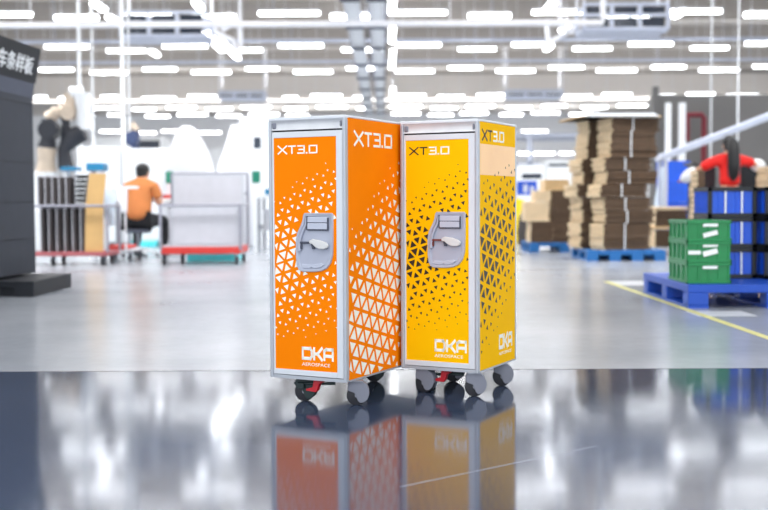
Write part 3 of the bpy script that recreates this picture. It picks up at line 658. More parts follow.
# ------------------------------------------------------------------ standing woman in red
D = 15.2; wo = empty('person', (W(731.5, 0, D).x, D, 0), math.radians(4), 'person in red with long black ponytail and white sleeves, standing behind crates', 'person')
nd = {'pelvis': ((0, 0, .86), (.10, .085)), 'waist': ((0, .0, 1.0), (.105, .085)), 'chest': ((0, .02, 1.17), (.14, .11)), 'upper': ((0, .03, 1.30), (.10, .085)), 'neck': ((0, .04, 1.39), .045), 'head0': ((0, .06, 1.46), .075), 'head1': ((0, .06, 1.53), .075), 'nose': ((0, .145, 1.48), .016)}
ed = [('pelvis', 'waist'), ('waist', 'chest'), ('chest', 'upper'), ('upper', 'neck'), ('neck', 'head0'), ('head0', 'head1'), ('head0', 'nose')]
gl = {}
for s_, n_ in ((-1, 'l'), (1, 'r')):
    E_ = (-.37, .10, 1.16) if s_ < 0 else (.37, .10, 1.22); Wr = (-.53, .24, 1.04) if s_ < 0 else (.53, .26, 1.20); Pa = (-.56, .30, 1.0) if s_ < 0 else (.58, .33, 1.18)
    nd.update({'sh'+n_: ((s_*.165, .03, 1.29), .055), 'el'+n_: (E_, .04), 'wr'+n_: (Wr, .028), 'pa'+n_: (Pa, (.034, .018)),
      'hp'+n_: ((s_*.09, 0, .80), .078), 'kn'+n_: ((s_*.10, .02, .47), .06), 'an'+n_: ((s_*.11, .0, .10), .036), 'he'+n_: ((s_*.11, -.04, .04), .034), 'to'+n_: ((s_*.12, .15, .03), .03), 'ear'+n_: ((s_*.08, .06, 1.46), .013)})
    ed += [('upper', 'sh'+n_), ('sh'+n_, 'el'+n_), ('el'+n_, 'wr'+n_), ('wr'+n_, 'pa'+n_), ('pelvis', 'hp'+n_), ('hp'+n_, 'kn'+n_), ('kn'+n_, 'an'+n_), ('an'+n_, 'he'+n_), ('an'+n_, 'to'+n_), ('head0', 'ear'+n_)]
    for k, (dx, ln) in enumerate(((-.03, .045), (-.012, .07), (.004, .078), (.02, .07), (.034, .05))):
        a_ = 'f%s%d' % (n_, k); nd[a_] = ((Pa[0]+dx, Pa[1]+ln*.6, Pa[2]), .009); nd[a_+'t'] = ((Pa[0]+dx*1.2, Pa[1]+ln, Pa[2]-.02), .007); ed += [('pa'+n_, a_), (a_, a_+'t')]
    mid = tuple(E_[i]*.8+Wr[i]*.2 for i in range(3))
    skin('sleeve_cover', {'a': (mid, .08), 'b': (tuple((E_[i]+Wr[i])/2 for i in range(3)), .10), 'c': (Wr, .085), 'd': (Pa, (.055, .045))}, [('a', 'b'), ('b', 'c'), ('c', 'd')], 'glove', wo)
skin('body', nd, ed, 'skin', wo)
sh = {'hem': ((0, 0, .90), (.16, .135)), 'a': ((0, 0, 1.03), (.15, .125)), 'b': ((0, .02, 1.18), (.17, .135)), 'c': ((0, .03, 1.31), (.12, .10)), 'd': ((0, .04, 1.365), .06)}
se = [('hem', 'a'), ('a', 'b'), ('b', 'c'), ('c', 'd')]
for s_, n_ in ((-1, 'l'), (1, 'r')):
    E_ = (-.37, .10, 1.16) if s_ < 0 else (.37, .10, 1.22)
    sh['s'+n_] = ((s_*.18, .03, 1.285), .078); sh['e'+n_] = (E_, .07); se += [('c', 's'+n_), ('s'+n_, 'e'+n_)]
skin('shirt', sh, se, 'rtee', wo)
tr = {'p': ((0, 0, .97), (.135, .115)), 'q': ((0, 0, .86), (.165, .135))}; te = [('p', 'q')]
for s_, n_ in ((-1, 'l'), (1, 'r')):
    tr.update({'h'+n_: ((s_*.095, 0, .76), .11), 'k'+n_: ((s_*.10, .02, .47), .08), 'a'+n_: ((s_*.11, 0, .12), .065)}); te += [('q', 'h'+n_), ('h'+n_, 'k'+n_), ('k'+n_, 'a'+n_)]
skin('trousers', tr, te, 'rpant', wo)
m = MB(); m.ball((0, .045, 1.52), (.088, .10, .10)); m.ball((0, .02, 1.46), (.08, .075, .08)); m.tube([(0, -.05, 1.55), (0, -.10, 1.50), (0, -.13, 1.38), (0, -.14, 1.2), (.0, -.13, 1.06), (0, -.12, .99)], [.05, .075, .08, .085, .07, .02], 12); m.build('hair', 'hair', wo, smooth=True)
for s_ in (-1, 1):
    m = MB(); m.ball((s_*.11, .05, .035), (.042, .13, .035)); m.build('shoe', 'tyre', wo, smooth=True)
    m = MB(); m.ball((s_*.03, .128, 1.50), (.012, .008, .007)); m.build('eye', 'hair', wo, smooth=True)
m = MB(); m.ball((0, .132, 1.435), (.024, .008, .006)); m.build('mouth', 'redmetal', wo, smooth=True)
# ------------------------------------------------------------------ pallets, cartons, crates
def pallet(x, y, w, d, h, mt, label, rz=0, nx=3):
    o = empty('pallet', (x, y, 0), rz, label, 'pallet')
    m = MB(); n = 7
    for k in range(n): a = k*w/n; m.box(a+.006, 0, h-.03, a+w/n-.006, d, h)
    for y_ in (0, d/2-.06, d-.12): m.box(0, y_, h-.055, w, y_+.12, h-.03)
    m.build('deck', mt, o, bevel=.004)
    for i in range(nx):
        for j in range(3):
            bx = i*(w-.14)/(nx-1); by = j*(d-.14)/2
            m = MB(); m.box(bx, by, 0.02, bx+.14, by+.14, h-.055); m.build('block', mt, o, bevel=.006)
    for i in range(nx):
        bx = i*(w-.14)/(nx-1); m = MB(); m.box(bx, 0, 0, bx+.14, d, .02); m.build('skid', mt, o)
    return o
g = G(688, 308.5); PX, PY = g.x, g.y; PHt = W(688, 285, PY).z
pl_ = pallet(PX, PY, 1.2, 1.3, PHt, 'bluep', 'bright blue plastic pallet beneath green and blue crates at right')
for ch in pl_.children:
    if ch.name.startswith('deck'):
        mm = MB(); mm.box(0, 0, PHt-.012, 1.2, 1.3, PHt+.001); mm.box(0, -.001, PHt-.05, 1.2, .02, PHt); mm.box(-.001, 0, PHt-.05, .02, 1.3, PHt); mm.build('deck_sheet', 'bluep', pl_, bevel=.003)
# crates
def crate(w, d, h, mt, rim, labels=None, ribs=4, straps=0):
    o = empty('crate', (0, 0, 0)); t = .012
    m = MB(); m.box(0, 0, 0, w, d, t); m.box(0, 0, 0, w, t, h); m.box(0, d-t, 0, w, d, h); m.box(0, 0, 0, t, d, h); m.box(w-t, 0, 0, w, d, h)
    for k in range(ribs+1):
        a = k*(w-.012)/ribs; m.box(a, -.008, .01, a+.012, 0, h-.02)
        b = k*(d-.012)/ribs; m.box(-.008, b, .01, 0, b+.012, h-.02)
    m.build('shell', mt, o)
    m = MB()
    for z0_, z1_ in ((h-.022, h), (0, .02)) if rim != 'blackr' else ((h-.03, h), (0, .03)):
        m.box(-.012, -.012, z0_, w+.012, -.001, z1_); m.box(-.012, d+.001, z0_, w+.012, d+.012, z1_); m.box(-.012, -.012, z0_, -.001, d+.012, z1_); m.box(w+.001, -.012, z0_, w+.012, d+.012, z1_)
    if rim == 'blackr':
        for a in (-.012, w-.02): m.box(a, -.012, 0, a+.032, 0, h)
    m.build('rim', rim, o, bevel=.002)
    for k in range(straps):
        m = MB(); a = w*(.33+.36*k); m.box(a, -.0135, .03, a+.012, -.0085, h-.03); m.build('strap', 'wpaint', o)
    for (x0, z0, x1, z1, rt) in (labels or []):
        m = MB(); X = Matrix.Translation(((x0+x1)/2, -.0095, (z0+z1)/2)) @ Matrix.Rotation(rt, 4, 'Y'); m.box(-(x1-x0)/2, 0, -(z1-z0)/2, (x1-x0)/2, .001, (z1-z0)/2, 0, X); m.build('paper_label', 'label', o)
    return o
GX, GY = W(690, 0, PY+.10).x, PY+.10
gt = W(700, 220, GY).z; gh = (gt-PHt-.004)/3
lab = [[(.10, .10, .20, .125, 0)], [(.10, .105, .20, .13, -.03), (.10, .05, .20, .085, -.25), (-.0, .055, .085, .08, 0)], [(.10, .10, .20, .13, 0), (.10, .035, .20, .065, -.25)]]
nmz = ['bottom', 'middle', 'top']
for k in range(3):
    c = crate(.285, .47, gh-.002, 'green', 'green', lab[k]); c.location = (GX, GY, PHt+.003+k*gh)
    tag(c, 'green plastic crate with white labels, %s of the stack of three on blue pallet' % nmz[k], 'crate', 'green crates on the blue pallet')
BY = PY+.5; bx0 = W(707, 0, BY).x; bw = W(754, 0, BY).x-bx0; bt = W(0, 189, BY).z; bh = (bt-PHt-.004)/3
bx0 = max(bx0, GX+.285+.03) if False else bx0
GYend = GY+.47
BY = GYend+.03 if GYend+.03+.36 < PY+1.1 else BY
bx0 = W(711, 0, BY).x; bw = W(757, 0, BY).x-bx0; bt = W(0, 190, BY).z; bh = (bt-PHt-.004)/3
for k in range(3):
    c = crate(bw, .36, bh-.002, 'bluec', 'blackr', None, 5, 2); c.location = (bx0, BY, PHt+.003+k*bh)
    tag(c, 'blue crate with black rim, %s of the left blue stack behind the green crates' % nmz[k], 'crate', 'blue crates on the pallet, left stack')
bx1 = bx0+bw+.05
for k in range(3):
    c = crate(bw, .40, bh-.002, 'bluec', 'blackr', [(.06, .05, .14, .13, .1)] if k < 2 else None, 5, 0); c.location = (bx1, BY-.1, PHt+.003+k*bh)
    tag(c, 'blue crate with black rim, %s of the right blue stack at the edge' % nmz[k], 'crate', 'blue crates on the pallet, right stack')
# floor tapes
a, b = G(606, 281.5), G(790, 346)
m = MB(); 
m.prism([(a.x-.026, a.y), (G(768, 338).x-.026+.0, G(768, 338).y), (G(768, 338).x+.0, 3.5), (G(768, 338).x+.052, 3.5), (G(768, 338).x+.026, G(768, 338).y), (a.x+.026, a.y)], .0005, .0015, 'z')
tag(m.build('floor_tape', 'yline'), 'yellow floor tape line running past the blue pallet', 'floor marking')
for p, q, r_, s_ in ((620, 641, 281, 285.5), (699, 741, 311, 316.5)):
    a = G(p, s_); b = G(q, r_); m = MB(); m.box(a.x, a.y, .0005, b.x, b.y, .0012)
    tag(m.build('floor_tape', 'wline'), 'white floor tape patch %s the blue pallet' % ('at the far left corner of' if p < 650 else 'in front of'), 'floor marking')
def bundle(w, d, h, n, jit=.012, strap=True, fold=True, top=None):
    m = MB(); t = h/n
    for k in range(n):
        ox, oy = random.uniform(-jit, jit), random.uniform(-jit, jit); z = k*t
        vs = [(x+ox, y+oy, z_) for x in (0, w) for y in (0, d) for z_ in (z, z+t*.86)]
        m.add(vs, [(0, 1, 3, 2)], 1 if fold else 0); m.add(vs, [(4, 6, 7, 5), (0, 4, 5, 1), (2, 3, 7, 6), (0, 2, 6, 4)], 0); m.add(vs, [(1, 5, 7, 3)], 2)
    m.box(.01+jit, .01+jit, 0, w-.01-jit, d-.01-jit, h-.001, 0)
    o = m.build('carton_bundle', ['browne', 'tanl', 'tan'])
    if strap:
        s = MB(); s.box(w*.42, -jit-.003, 0, w*.42+.012, -jit+.001, h+.001); s.box(w*.42, -jit-.003, h, w*.42+.012, d+jit+.002, h+.0015); s.build('strap', 'wpaint', o)
    return o
D = G(620, 261).y; sx0 = W(588, 0, D).x
ph = .13
pallet(sx0, D, W(668, 0, D).x-sx0, 1.15, ph, 'bluet', 'sky blue pallet under the tallest cardboard stack', nx=4)
c0 = Vector((W(607, 0, D+.06).x, D+.06, 0)); RZ = math.radians(14)
ux = Vector((math.cos(RZ), math.sin(RZ), 0)); uy = Vector((-math.sin(RZ), math.cos(RZ), 0))
ztop = W(0, 121, D+.2).z; nb = 10; bh_ = (ztop-ph)/nb
for k in range(nb):
    w_ = .62+random.uniform(-.03, .05); jx = random.uniform(-.03, .03)+(.05 if k > nb-4 else 0)-(.04 if k in (3, 4) else 0)
    for cc in (0, 1):
        o = bundle(w_, .39, bh_-.002, 7, .016)
        o.rotation_euler = (0, 0, RZ+random.uniform(-.04, .04))
        o.location = c0+ux*(jx-(0 if cc == 0 else .10))+uy*(cc*.46)+Vector((0, 0, ph+k*bh_+.001))
        tag(o, 'bundle of flat cardboard cartons in the %s column of the tall cardboard stack' % ('front' if cc == 0 else 'rear'), 'cardboard bundle', 'cardboard bundles in the %s column of the tall stack' % ('front' if cc == 0 else 'rear'))
m = MB(); m.box(0, 0, 0, .98, .98, .02); m.prism([(0, 0), (.98, 0), (.9, .05), (.1, .04)], 0, .9, 'y', 1)
o = m.build('top_sheet', ['tan', 'wpaint'], bevel=.003); o.rotation_euler = (0, 0, RZ*.6); o.location = c0-ux*.30+Vector((0, .0, ztop+.004)); tag(o, 'pale cover sheet lying on top of the tall cardboard stack', 'cardboard')
# pile behind left
D = G(540, 252.5).y; x0 = W(530, 0, D).x
pallet(x0, D, 1.0, 1.0, .14, 'bluet', 'sky blue pallet under the low cardboard pile left of the tall stack', nx=3)
spec = [(531, 556, 224, 243, 0), (554, 583, 226, 243, 1), (526, 551, 204, 224, 2), (551, 581, 212, 226, 3), (536, 553, 193, 204, 4), (552, 583, 193, 212, 5), (545, 571, 182, 191, 6)]
zprev = {}
lv = [(0, 0), (1, 0), (0, 1), (1, 1), (0, 2), (1, 2), (0, 3)]
nmp = ['bottom left', 'bottom right', 'second left', 'second right', 'third left', 'third right', 'topmost']
zc = {0: .14, 1: .14}
for (a, b, t_, bt_, k), (c, l) in zip(spec, lv):
    z0 = zc[c]+.002; z1 = W(0, t_, D).z
    if k == 6: z0 = max(zc.values())+.002
    o = bundle(W(b, 0, D).x-W(a, 0, D).x-.02, .5+.1*random.random(), max(.08, z1-z0), 5, .01, False, True)
    if k in (4, 2): o.data.materials[0] = M['tanl']
    if k == 6: o.data.materials[0] = M['tan']
    o.location = (W(a, 0, D).x+.01, D+.06, z0); zc[c] = z0+max(.08, z1-z0)
    tag(o, 'flat carton bundle, %s of the low pile left of the tall stack' % nmp[k], 'cardboard bundle', 'carton bundles in the low pile')
# low cartons right of the stack, blue crate tower and film
D = G(672, 247).y; x0 = W(657, 0, D).x
m = MB(); 
o = bundle(W(690, 0, D).x-x0, .5, W(0, 232, D).z-.02, 7, .008, False); o.location = (x0, D, .002); tag(o, 'dark cardboard bundle on the floor right of the tall stack', 'cardboard bundle')
z = W(0, 232, D).z
m = MB(); m.box(0, 0, 0, W(688, 0, D).x-x0+.03, .55, .04); o = m.build('carton_sheet', 'tan', bevel=.003); o.location = (x0-.02, D-.02, z); tag(o, 'tan cardboard sheet lying between two dark bundles by the tall stack', 'cardboard')
o = bundle(W(689, 0, D).x-x0, .5, W(0, 213, D).z-z-.045, 5, .008, False); o.location = (x0, D, z+.042); tag(o, 'upper dark cardboard bundle beside the tall stack', 'cardboard bundle')
z = W(0, 213, D).z
m = MB(); m.box(0, 0, 0, W(690, 0, D).x-x0+.05, .55, .05); o = m.build('carton_sheet', 'tanl', bevel=.003); o.location = (x0-.02, D-.02, z+.0); tag(o, 'pale cover sheet on the bundles right of the tall stack', 'cardboard')
D = 19.6; x0 = W(665, 0, D).x; xw = W(691, 0, D).x-x0; zt = W(0, 164, D).z
for k in range(4):
    c = crate(xw, .5, zt/4-.002, 'bluec', 'bluec', None, 5); c.location = (x0, D, .001+k*zt/4); tag(c, 'royal blue crate in the tower beside the person in red, %s' % ['lowest', 'second from below', 'third from below', 'topmost'][k], 'crate', 'royal blue crate tower')
m = MB(); xm = W(661, 0, 19.2).x
m.tube([(xm, 19.2, .0), (xm, 19.2, .3), (xm+.02, 19.2, .7), (xm+.05, 19.2, 1.0), (xm+.05, 19.2, W(0, 170, 19.2).z)], [.10, .09, .11, .09, .03], 14); o = m.build('film_bag', 'film', smooth=True); tag(o, 'bundle of clear plastic film between cardboard stack and blue crates', 'plastic film')
# cartons round the person in red
D = 14.3
def cbox(p0, p1, t_, D, lab_, mats=('browne', 'tanl'), dep=.5, nm='open_carton', dark=False):
    a, b = W(p0, 0, D).x, W(p1, 0, D).x; z = W(0, t_, D).z; m = MB()
    m.box(0, 0, 0, b-a, .012, z); m.box(0, dep-.012, 0, b-a, dep, z); m.box(0, 0, 0, .012, dep, z); m.box(b-a-.012, 0, 0, b-a, dep, z); m.box(0, 0, 0, b-a, dep, .012)
    o = m.build(nm, 'blackr' if dark else mats[0], bevel=.002); o.location = (a, D, .001)
    f = MB(); f.prism([(0, z), (.03, z), (-.05, z+.05), (-.08, z+.03)], 0, dep, 'y'); f.build('flap', 'blackr' if dark else mats[1], o)
    return tag(o, lab_, 'carton' if not dark else 'bin')
cbox(699, 717, 169, 15.75, 'black bin left of the person in red, above the blue crates', dark=True)
cbox(743, 762, 166, 15.75, 'black bin right of the person in red, above the blue crates', dark=True)
o = bundle(.09, .35, W(0, 173, 14.5).z, 16, .012, False); o.location = (W(699, 0, 14.5).x, 14.5, .001); tag(o, 'narrow upright cardboard stack at the left hand of the person in red', 'cardboard bundle')
zk = 0.001
for k in range(5):
    hh = W(0, 170, 14.6).z/5; o = bundle(.7, .5, hh-.002, 6, .02, False); o.location = (W(772, 0, 14.3).x, 14.3, .001+k*hh); tag(o, 'cardboard bundle in the stack at the right edge behind the crates', 'cardboard bundle', 'bundles at the right edge')
# ------------------------------------------------------------------ right background: columns, red pipe, conveyor
for p, w_, D in ((669, 5, 21), (683, 6, 21.5), (712, 1.6, 22), (739, 1.6, 20)):
    x = W(p, 0, D).x; h = w_/F*D/2; m = MB(); m.box(x-h, D-h, 0, x+h, D+h, ZD if w_ < 4 else W(0, 106, D).z); m.box(x-h*1.6, D-h*1.6, 0, x+h*1.6, D+h*1.6, .03); o = m.build('steel_column', 'wpaint', bevel=.01)
    tag(o, 'white steel column %s' % {669: 'right of the tall cardboard stack', 683: 'beside the red pipe, the thickest', 712: 'thin one left of the person in red', 739: 'thin one behind the person in red'}[p], 'column')
D = 22.1; m = MB(); z1 = W(0, 118, D).z
m.tube([(W(705, 0, D).x, D, 0), (W(705, 0, D).x, D, z1-.05), (W(703, 0, D).x, D, z1), (W(688, 0, D).x, D, z1), (W(688, 0, D).x, D, z1-.05), (W(688, 0, D).x, D, 1.9)], .055, 10)
o = m.build('red_pipe', 'redpipe', smooth=True); tag(o, 'dark red pipe bent over in front of dark partition', 'pipe')
D = 18.5; a = W(662, 158, D); b = W(800, 105, D)
cv = empty('incline_conveyor', (a.x, D, 0), 0, 'blue-grey inclined conveyor beam rising to the right behind the person in red', 'conveyor')
m = MB(); q = b-a
for y_ in (0, .45): m.tube([(0, y_, a.z), (q.x, y_, b.z)], .065, 4)
m.build('side_rail', 'bluegrey', cv)
m = MB(); m.prism([(0, a.z-.02), (q.x, b.z-.02), (q.x, b.z+.02), (0, a.z+.02)], .02, .43, 'y'); m.build('belt', 'gpaint', cv)
for t_ in (.03, .95):
    m = MB(); m.box(q.x*t_-.03, .0, 0, q.x*t_+.03, .06, a.z+(b.z-a.z)*t_); m.box(q.x*t_-.03, .4, 0, q.x*t_+.03, .45, a.z+(b.z-a.z)*t_); m.build('support_leg', 'bluegrey', cv)
# far white machines between the yellow cart and the stack, and sign
cabinet('machine_cabinet', 519, 545, 168, 40, 2, 'far white machine right of the yellow cart, behind the blue notice', win=[(522, 542, 176, 181)])
cabinet('machine_cabinet', 547, 572, 163, 42, 2, 'far white machine left of the tall cardboard stack', win=[(549, 570, 166, 169)])
cabinet('machine_cabinet', 586, 668, 150, 50, 2, 'far white machine behind the tall cardboard stack')
cabinet('machine_cabinet', 168, 236, 150, 45, 2, 'far white machine behind the two bulk bags', win=[(180, 200, 155, 165)])
cabinet('machine_cabinet', 90, 160, 138, 48, 2, 'far white machine block beyond the small robot arm', win=[(136, 158, 141, 150)])
D = 24; m = MB(); a, b = W(517, 195, D), W(537, 181, D)
m.box(0, 0, 0, b.x-a.x, .03, b.z-a.z); o = m.build('notice_board', 'blues', bevel=.004); o.location = a
m = MB(); m.box(.14, -.004, .05, .22, 0, .22); m.box(.28, -.004, .03, .36, 0, .18); m.build('notice_mark', 'wpaint', o)
m = MB(); m.box(.03, .0, -a.z, .06, .03, 0); m.box(b.x-a.x-.06, 0, -a.z, b.x-a.x-.03, .03, 0); m.build('stand', 'wpaint', o)
tag(o, 'blue notice board with white figures right of the yellow cart', 'sign')
D = 20; m = MB(); a = W(514, 240, D); m.prism([(0, 0), (.17, 0), (.19, .75), (0, .8)], 0, .4, 'y'); o = m.build('yellow_bin', 'fyel', bevel=.02); o.location = (a.x, D, 0); tag(o, 'yellow bin beside the right edge of the yellow cart', 'bin')
m = MB(); a = W(524, 240, 19); m.tube([(0, 0, 0), (0, 0, .2), (0, 0, .5), (0.02, 0, .58)], [.12, .14, .1, .04], 12); o = m.build('waste_sack', 'boardd', smooth=True); o.location = (W(525.5, 0, 19).x, 19, 0); tag(o, 'dark sack on the floor beside the yellow bin', 'sack')
# ------------------------------------------------------------------ ceiling installations
ZL = 4.85
def lamp(x0, x1, y, z, label, group, ry=False, st_=None):
    o = empty('tube_lamp', ((x0+x1)/2, y, z), PI/2 if ry else 0, label, 'ceiling lamp', group)
    h = (x1-x0)/2
    if abs(h-lamp.h) < .09 and lamp.src is not None:
        for ch in lamp.src.children: c = ch.copy(); COL.objects.link(c); c.parent = o; c.scale.x = 1
        return o
    m = MB(); m.box(-h, -.06, .035, h, .06, .08)
    for s_ in (-h*.7, h*.7): m.box(s_-.006, -.006, .08, s_+.006, .006, (.62 if st_ else ZD-z))
    m.build('housing', 'lampb', o)
    m = MB(); m.box(-h+.01, -.07, -.035, h-.01, .07, .035); m.build('tube', 'tube', o, bevel=.02)
    return o
lamp.src = None; lamp.h = 0
rows = {
'first': (15, [(-30, 32), (54, 98), (120, 171), (192, 236), (258, 320), (330, 372), (391, 447), (468, 511), (532, 584), (606, 650), (671, 722), (744, 795)]),
'second': (47.5, [(44, 88), (106, 145), (162, 207), (239, 262), (278, 323), (341, 383), (396, 441), (458, 496), (512, 545), (573, 612), (629, 673), (691, 729), (746, 785), (-10, 22)]),
'third': (70, [(38, 72), (89, 126), (142, 176), (191, 230), (245, 278), (293, 332), (346, 378), (395, 434), (448, 482), (496, 535), (549, 584), (597, 637), (652, 686), (700, 740), (754, 790), (0, 28)]),
'fourth': (96.5, [(33, 45), (57, 78), (100, 118), (141, 174), (187, 215), (282, 297), (310, 341), (353, 365), (391, 425), (437, 464), (477, 505), (564, 592), (603, 632), (656, 676), (687, 715), (727, 760)]),
'fifth': (107.5, [(90, 118), (131, 154), (165, 195), (205, 231), (240, 270), (283, 306), (316, 347), (356, 367), (389, 422), (431, 457), (466, 495), (506, 532), (542, 567), (582, 608), (618, 648), (694, 723)]),
'sixth': (114.5, [(106, 121), (144, 168), (176, 206), (215, 240), (248, 278), (285, 308), (391, 420), (428, 453), (460, 488), (500, 523), (532, 560), (570, 600), (674, 702)]),
'seventh': (131, [(98, 119), (135, 154), (160, 178), (192, 219), (230, 250), (522, 548), (664, 678)])}
for nm, (py, xs) in rows.items():
    for k, (a, b) in enumerate(xs):
        off = {'first': 2.0, 'second': 2.2, 'third': 1.6}.get(nm, .8)*(1 if k % 2 else -1)
        y = HY(py+off, ZL)
        lamp(W(a, 0, y).x, W(b, 0, y).x, y, ZL, 'glowing white tube lamp in the %s ceiling row counted from the top of the picture' % nm, 'tube lamps in the %s ceiling row' % nm)
ZS = ZL-.24
for a, b in ((518, 529), (534, 555), (560, 574)):
    lamp(W(a, 0, 51).x, W(b, 0, 51).x, 51, W(0, 156, 51).z, 'low tube lamp under the distant mezzanine right of the yellow cart', 'tube lamps under the mezzanine', st_=1)
# rows nearer than the picture's top edge (seen mirrored in the floor)
for y in (21.6, 19.2, 16.8, 14.4):
    for k in range(-5, 6):
        x = k*2.1+.35+(.5 if y in (21.6, 16.8) else -.3)
        if -1.5 < x < .7: continue
        lamp(x-.6, x+.6, y, ZL, 'tube lamp hanging nearer than the top edge of the picture, mirrored in the floor', 'nearer tube lamps')
for a, b, c, d in ((91, -1, 106, 11), (108, 15.5, 118, 22), (148, 47.5, 159, 57), (193, -1, 204, 11), (545, 14, 556, -1), (543, 56, 555, 40), (675, 18, 683, 12), (650, 103, 664, 95), (560, 34, 569, 23)):
    ya, yb = sorted((HY(b, ZS), HY(d, ZS)))
    xm = (W(a, 0, HY(b, ZS)).x+W(c, 0, HY(d, ZS)).x)/2
    lg = min(.85, yb-ya)
    lamp(xm-lg/2, xm+lg/2, (ya+yb)/2, ZS, 'short tube lamp hung lengthwise, slanting in the picture', 'lengthwise slanting tube lamps', ry=True)
for b, d in ((0, 13), (28, 42), (51, 68), (88, 100)):
    ya, yb = HY(b, ZS), HY(d, ZS); x = W(392, 0, (ya+yb)/2).x
    lamp(x-(yb-ya)/2, x+(yb-ya)/2, (ya+yb)/2, ZS, 'tube lamp hung lengthwise along the right side of the cable ladder', 'lamps along the cable ladder', ry=True)
# glowing tubes standing in for brightly lit machinery
for b, d, p, q in ((28, 38, 200, 214), (40, 58, 217, 240), (39, 50, 208, 224)):
    ya, yb = HY(b, ZS), HY(d, ZS); x = (W(p, 0, ya).x+W(q, 0, yb).x)/2
    lamp(x-(yb-ya)/2, x+(yb-ya)/2, (ya+yb)/2, ZS, 'glowing tube standing in for lit machinery right of the left hanging platform', 'slanting cluster of glowing tubes', ry=True)
# cable ladders running down the hall
for sx, nm in ((-.62, 'left'), (-.12, 'right')):
    o = empty('cable_ladder', (sx, 20, 4.6), 0, 'long grey cable ladder running down the hall ceiling, the %s of two' % nm, 'cable ladder', None)
    m = MB()
    for x in (-.13, .13): m.box(x-.03, 0, 0, x+.03, 32, .12)
    for k in range(30): m.tube([(x+.13*math.sin(k), 0, .05) for x in (0,)]+[(.1*math.sin(k), .01, .05)], .001, 3)
    m.build('side_rail', 'lampb', o)
    m = MB(); m.box(-.09, 0, .03, .09, 32, .07); m.build('cable_run', 'wpaint', o)
    for k in range(9):
        y = 1.5+k*3.4; m = MB(); m.box(-.2, y, -.06, .2, y+.12, 0); m.box(-.2, y+.04, -.06, -.18, y+.08, ZD-4.6); m.box(.18, y+.04, -.06, .2, y+.08, ZD-4.6); m.build('hanger', 'kioskl', o)
# white service pipe across the hall
D = 20.6; z = W(300, 24, D).z
m = MB(); m.tube([(W(-40, 0, D).x, D, z), (W(603, 0, D).x, D, z), (W(603, 0, D).x, D, z+.1), (W(603, 0, D).x, D, ZD-.01)], .055, 12)
for p in (30, 240, 450): m.tube([(W(p, 0, D).x, D, z), (W(p, 0, D).x, D, ZD)], .012, 6)
o = m.build('service_pipe', 'wpipe', smooth=True); tag(o, 'white pipe crossing the whole hall just below the ceiling', 'pipe')
for p, py, w_, D in ((700, 42, 0, 31), (300, 63, 0, 37)):
    z = W(0, py, D).z; m = MB(); m.tube([(-16, D, z), (16, D, z)], .05, 8)
    for k in range(-5, 6): m.tube([(k*3, D, z), (k*3, D, ZD)], .012, 5)
    o = m.build('lighting_rail', 'bluegrey', smooth=True); tag(o, 'grey lighting rail across the hall above the %s row of tube lamps' % ('second' if p == 700 else 'third'), 'rail')
# slender white posts
for p, w_, D, nm in ((78, 3, 20.5, 'left, behind the large robot arm'), (121.5, 3.6, 20.2, 'left, thickest, behind the seated worker'), (127.5, 2, 20.7, 'left, just right of the thickest post'), (91, 2, 27, 'left, between the robot arm and the thickest post')):
    x = W(p, 0, D).x; h = w_/F*D/2; m = MB(); m.box(x-h, D-h, 0, x+h, D+h, ZD); m.box(x-2*h, D-2*h, 0, x+2*h, D+2*h, .02); o = m.build('steel_post', 'wpaint', bevel=.008); tag(o, 'tall white post at %s' % nm, 'post')
# hanging service platforms
def platform(p0, p1, t_, b_, D, label):
    x0, x1 = W(p0, 0, D).x, W(p1, 0, D).x; z1, z0 = W(0, t_, D).z, W(0, b_, D).z
    o = empty('hanging_platform', ((x0+x1)/2, D, z0), 0, label, 'platform'); h = (x1-x0)/2; H = z1-z0; dp = .8
    m = MB()
    for z in (0, H*.5, H-.05):
        for y in (0, dp): m.box(-h, y-.03, z, h, y+.03, z+.06)
    for x in (-h, -h/3, h/3, h):
        for y in (0, dp): m.box(x-.03, y-.035, 0, x+.03, y+.035, H)
        m.box(x-.03, 0, 0, x+.03, dp, .06)
    m.build('frame', 'bluegrey', o, bevel=.005)
    m = MB(); m.box(-h, 0, -.03, h, dp, 0); m.build('floor_plate', 'bluegrey', o)
    for a_, b2 in ((-h, -h/3), (-h/3, h/3), (h/3, h)):
        m = MB(); m.box(a_+.05, .02, .07, b2-.05, .04, H*.5-.01); m.build('side_panel', 'dkwin', o)
        m = MB(); m.box(a_+.05, .02, H*.5+.07, b2-.05, .04, H-.06); m.build('upper_panel', 'dkwin', o)
    for x in (-h, h):
        for y in (0, dp): m = MB(); m.box(x-.02, y-.02, H, x+.02, y+.02, ZD-z0-.01); m.build('hanger', 'wpipe', o)
platform(120, 205, 12, 38, 21.3, 'white framed hanging platform with dark panels at upper left')
platform(584, 668, 6, 33, 21.3, 'white framed hanging platform with dark panels at upper right')
platform(218, 263, 92, 100, 40, 'distant hanging platform with dark slots left of the cable ladders')
platform(507, 563, 92, 100, 40, 'distant hanging platform with dark slots right of the cable ladders')
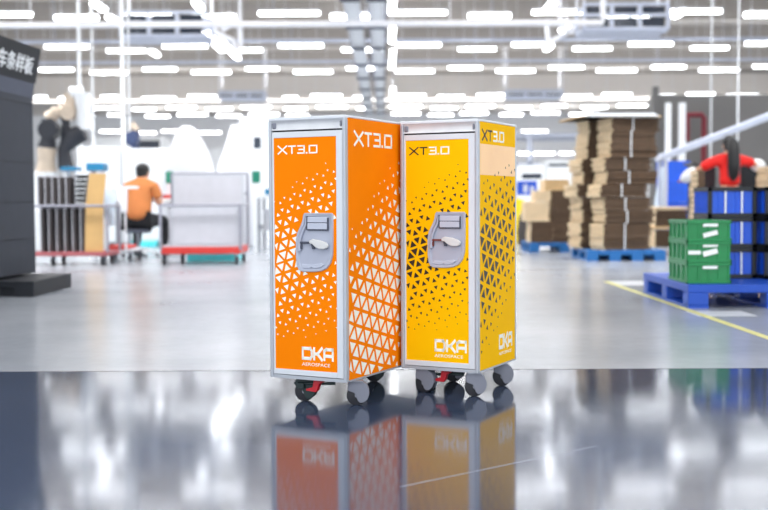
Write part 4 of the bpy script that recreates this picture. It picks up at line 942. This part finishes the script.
# slanting braces of the right white machinery
D = 23; m = MB(); m.tube([W(546, 20, D), W(548, 42, D)], .05, 10); m.tube([W(560, 26, D), W(572, 32, D), W(578, 22, D)], .06, 10); m.tube([W(548, 44, D), W(568, 32, D)], .05, 10)
m.tube([W(560, 26, D), Vector((W(560, 0, D).x, D, ZD))], .03, 8)
o = m.build('ceiling_machinery', 'wpipe', smooth=True); tag(o, 'white jointed ceiling machinery left of the right hanging platform', 'machinery')
D = 22.8; m = MB(); m.tube([W(212, 26, D), W(218, 34, D), W(232, 40, D), W(240, 56, D)], .055, 10); m.tube([W(240, 24, D), W(241, 46, D)], .05, 10); m.tube([W(222, 30, D), W(238, 22, D)], .05, 10)
m.tube([W(212, 26, D), Vector((W(212, 0, D).x, D, ZD))], .03, 8); m.tube([W(240, 24, D), Vector((W(240, 0, D).x, D, ZD))], .03, 8)
o = m.build('ceiling_machinery', 'wpipe', smooth=True); tag(o, 'white jointed ceiling machinery right of the left hanging platform', 'machinery')
# ------------------------------------------------------------------ light
def area(loc, sx, sy, e, rot=(0, 0, 0), col=(.95, .98, 1)):
    l = bpy.data.lights.new('area', 'AREA'); l.shape = 'RECTANGLE'; l.size = sx; l.size_y = sy; l.energy = e; l.color = col
    o = bpy.data.objects.new('area', l); COL.objects.link(o); o.location = loc; o.rotation_euler = rot
    return o
for y in (-3, 1.5, 6): area((0, y, 5.2), 10, 1.2, 220)
# added fill strips without fixtures: broad beams with a cut-off, one row of light down and one up
for y in (12, 18, 25, 32, 39, 46, 53, 60, 67):
    o = area((0, y, 4.95), 30, .5, 850); o.data.spread = math.radians(125)
    o = area((0, y+1.5, 4.9), 30, .8, 430, (PI, 0, 0)); o.data.spread = math.radians(140)
w = bpy.data.worlds.new('world'); SC.world = w; w.use_nodes = True
bg = w.node_tree.nodes['Background']; bg.inputs[0].default_value = (.88, .94, 1, 1); bg.inputs[1].default_value = 2.1
SC.view_settings.view_transform = 'Standard'; SC.view_settings.look = 'None'; SC.view_settings.gamma = 1; SC.view_settings.exposure = .18
SC.view_settings.use_curve_mapping = False
